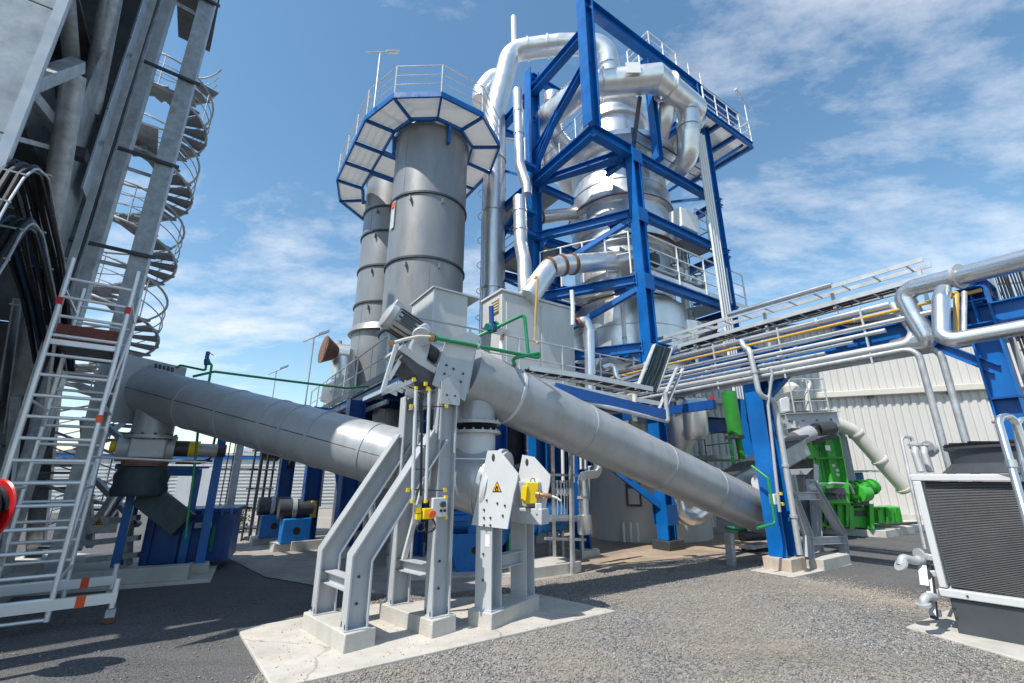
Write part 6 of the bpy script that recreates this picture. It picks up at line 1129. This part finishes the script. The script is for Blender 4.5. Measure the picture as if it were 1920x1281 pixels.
for a, b in ((pa, pb), (pa + bk, pb + bk), (pa, pa + bk), (pb, pb + bk)): P('top_beam', MB().rhs([a + UP * (ztp - .08), b + UP * (ztp - .08)], .12, .14), 'blue_steel', bs)
P('top_plate', MB().box((pa + pb) / 2 + bk / 2 + UP * (ztp + .02), ((pb - pa).length, 1.2, .04), (pb - pa)), 'blue_steel', bs); P('lug', MB().box(pa + UP * (ztp + .02) - V3(.1, 0, 0), (.5, .2, .1), (pb - pa)), 'blue_steel', bs)
tpost = gp(372, 1068, .1); zz_ = hz(tpost, 800)
tq = T('blue_post', 'tall slim blue post right of the blue container', 'post', tpost); P('post', MB().rhs([tpost, tpost + UP * (zz_ - .1)], .15, .15, E2), 'blue_steel', tq)
P('foot', MB().box(tpost - UP * .0 + V3(0, 0, .02), (.32, .32, .2), E2), 'concrete', tq, .01); P('cable_clip', MB().cyl(tpost + UP * 2.0 - E2 * .1, tpost + UP * 2.0 - E2 * .6, .02, 8), 'dark_metal', tq)
P('side_conduit', MB().tube([tpost - E2 * .12 + UP * 2.9, tpost - E2 * .14 + UP * 2.05, tpost - E2 * .3 + UP * 1.95, tpost - E2 * .7 + UP * 1.95], .022, 8, .08), 'dark_metal', tq)
pipe([at(372, 800, 8.8), at(362, 900, 8.8), at(352, 970, 8.8), at(348, 1010, 8.8)], .022, 'thin green pipe hanging down beside the blue post', 'green_pipe', .1)
ct_ = T('waste_container', 'dark blue ribbed container under the blue stand', 'container', gp(300, 1068, .1))
ca = gp(256, 1072, .1) + E1 * .35; cd_ = (gp(380, 1064, .1) - gp(256, 1072, .1)).normalized(); cn_ = UP.cross(cd_)
P('body', MB().box(ca + cd_ * .72 + cn_ * .55 + UP * .52, (1.5, 1.1, .95), cd_), 'dark_blue', ct_, .02); P('rim', MB().box(ca + cd_ * .72 + cn_ * .55 + UP * 1.02, (1.6, 1.2, .08), cd_), 'dark_blue', ct_, .01)
for k in range(9): P('rim_rib', MB().box(ca + cd_ * (.05 + .17 * k) - cn_ * .03 + UP * 1.0, (.05, .08, .14), cd_), 'blue_steel', ct_)
for k in range(4): P('side_rib', MB().box(ca + cd_ * (.08 + .45 * k) - cn_ * .03 + UP * .5, (.09, .08, .9), cd_), 'dark_blue', ct_)
P('name_plate', MB().box(ca + cd_ * .95 - cn_ * .09 + UP * .75, (.3, .01, .1), cd_), 'galvanised', ct_); P('green_strap', MB().box(ca + cd_ * 1.15 - cn_ * .08 + UP * .5, (.05, .02, .5), cd_ + UP * .1), 'green_pipe', ct_)
O('discharge_chute', MB().sweep([(-.22, -.3), (.22, -.3), (.22, .3), (-.22, .3)], [DV - UP * 1.85 + V3(0, .2, 0), DV - UP * 2.4 + E2 * .8], E1), 'dark_teal', 'dark slanted chute below blue stand leading into the container', 'chute')
# lattice behind
lt = T('lattice_stair', 'galvanised lattice and inclined silver tube behind the blue stand', 'steel frame', V3(-9, 10.6, 0))
for a, b in ((at(160, 1010, 9.6), at(240, 900, 10.2)), (at(180, 900, 10), at(260, 985, 10)), (at(170, 840, 10), at(235, 790, 10.4)), (at(190, 790, 10), at(260, 850, 10)), (at(165, 985, 9.6), at(260, 970, 9.6)), (at(165, 1050, 9.4), at(260, 1040, 9.6)), (at(150, 1020, 9.4), at(262, 1008, 9.6)), (at(240, 1060, 9.6), at(248, 830, 10))): P('member', MB().rhs([a, b], .11, .1), 'galvanised', lt)
P('silver_tube', MB().cyl(at(185, 985, 9.8), at(245, 890, 10.0), .14, 18), 'bright_pipe', lt); P('sign_board', MB().box(at(190, 985, 9.5), (.5, .03, .3), E2), 'galvanised', lt)
tri(P('sign_back', MB().box(at(184, 980, 9.46), (.2, .01, .2), E2), 'light_paint', lt), at(184, 980, 9.45), .16, -E1, E2)
# ================================================================ FAR LEFT BACKGROUND
fh = T('far_warehouse', 'distant white warehouse with blue roof line at the left', 'building', V3(-17, 28, 0))
fd = V3(.96, .28, 0); fo = V3(-16.5, 27, 0)
for k in range(26): P('wall_panel', MB().box(fo + fd * (-23 + 1.5 * k) + UP * 1.5, (1.48, .12, 3.0), fd), 'wall_far', fh)
for k in range(13): P('panel_line', MB().box(fo + fd * -4 - V3(0, .07, 0) + UP * (.3 + .19 * k), (38, .04, .03), fd), 'light_paint', fh)
P('blue_band', MB().box(fo + fd * -4 - V3(0, .1, 0) + UP * 2.86, (39, .1, .18), fd), 'blue_steel', fh); P('roof', MB().box(fo + fd * -4 + V3(-.6, 3.5, 3.05), (39.4, 7.4, .15), fd), 'wall_far', fh); P('door', MB().box(fo + fd * -1.5 - V3(0, .1, 0) + UP * 1.1, (1.6, .1, 2.2), fd), 'light_paint', fh)
mp1 = gp(418, 1026); lm = T('lamp_mast', 'slim grey mast with wires standing beyond the shaded conveyor', 'mast', mp1); P('mast', MB().rhs([mp1, V3(mp1.x, mp1.y, hz(mp1, 810))], .18, .18), 'galvanised', lm)
for k in range(3): P('guy_wire', MB().cyl(mp1 + V3(-.2 - .15 * k, .1, 0), V3(mp1.x - .2 - .15 * k, mp1.y + .1, hz(mp1, 800)), .015, 6), 'dark_metal', lm)
for z in (1, 2, 3): P('tie', MB().cyl(mp1 + V3(-.6, 0, z), mp1 + V3(.6, 0, z), .02, 6), 'dark_metal', lm)
rk2 = T('rack_scaffold', 'dark open scaffold rack standing left of the blue pumps', 'scaffold', gp(470, 1016))
ra, rb_ = gp(452, 1016), gp(492, 1014)
for k in range(4):
    q = ra.lerp(rb_, k / 3); P('upright', MB().cyl(q, q + UP * 3.2, .03, 8), 'dark_metal', rk2); P('upright', MB().cyl(q + V3(-.4, 1.2, 0), q + V3(-.4, 1.2, 3.2), .03, 8), 'dark_metal', rk2)
for z in np.arange(.35, 3.3, .55): P('ledger', MB().cyl(ra + UP * z - V3(.1, 0, 0), rb_ + UP * z + V3(.1, 0, 0), .025, 8), 'dark_metal', rk2); P('shelf', MB().box((ra + rb_) / 2 + V3(-.2, .6, z - .03), (1.1, 1.0, .03), (rb_ - ra)), 'dark_metal', rk2) if z in (.35, 1.45) else None
cpy = T('shed_canopy', 'grey lean-to canopy edge beneath the shaded conveyor', 'canopy', at(500, 845, 15)); P('roof_sheet', MB().prism([at(446, 848, 14.5), at(500, 828, 16), at(560, 842, 16), at(520, 858, 14.5)], UP * .06), 'galvanised', cpy); P('lamp_drum', MB().cyl(at(496, 848, 14.4), at(520, 850, 14.4), .25, 16), 'dark_metal', cpy)
for i, (x, y, Y) in enumerate(((428, 1000, 24),)):
    q = gp(x, y); b = T('shrub', ('low green shrub by the foot of grey mast', 'low green shrub glimpsed between far dark columns')[i], 'shrub', q); mb = MB()
    for k in range(900):
        d = V3(random.gauss(0, .25), random.gauss(0, .25), abs(random.gauss(.35, .2))); s = .05; e = V3(random.random() - .5, random.random() - .5, random.random() - .5).normalized(); f = e.orthogonal().normalized(); mb.add([q + d + e * s, q + d + f * s, q + d - e * s], [(0, 1, 2)])
    P('foliage', mb, 'leaf', b); P('stem', MB().cyl(q, q + UP * .5, .03, 6), 'caster', b)

# ---------------------------------------------------------------- groups for repeated kinds
GRP = {'screw_conveyor': 'inclined tube conveyors', 'steel_trestle': 'grey trestles under the sunlit conveyor', 'exhaust_stack': 'grey exhaust stacks', 'floodlight': 'lamps on slim poles', 'cable_tray': 'ladder cable trays', 'downcomer_duct': 'downcomers below the ring duct', 'gas_duct': 'large gas ducts', 'slim_duct': 'slim silver pipes by the tower column', 'side_duct': 'ducts leaving the vessel sideways', 'riser_pipe': 'risers inside the blue tower', 'cross_pipe': 'grey pipes crossing the tower', 'valve_station': 'valves behind the tower railing', 'pipe': 'pipes of the rack and plant', 'water_pipe': 'green water pipes', 'control_box': 'small switch boxes', 'cable_coil': 'coiled black cables', 'guard_rail': 'bent guard rails by the chiller'}
for o in S.objects:
    if o.parent is None and 'label' in o and 'group' not in o and o.get('kind') is None:
        g = GRP.get(o.name.split('.')[0])
        if g: o['group'] = g
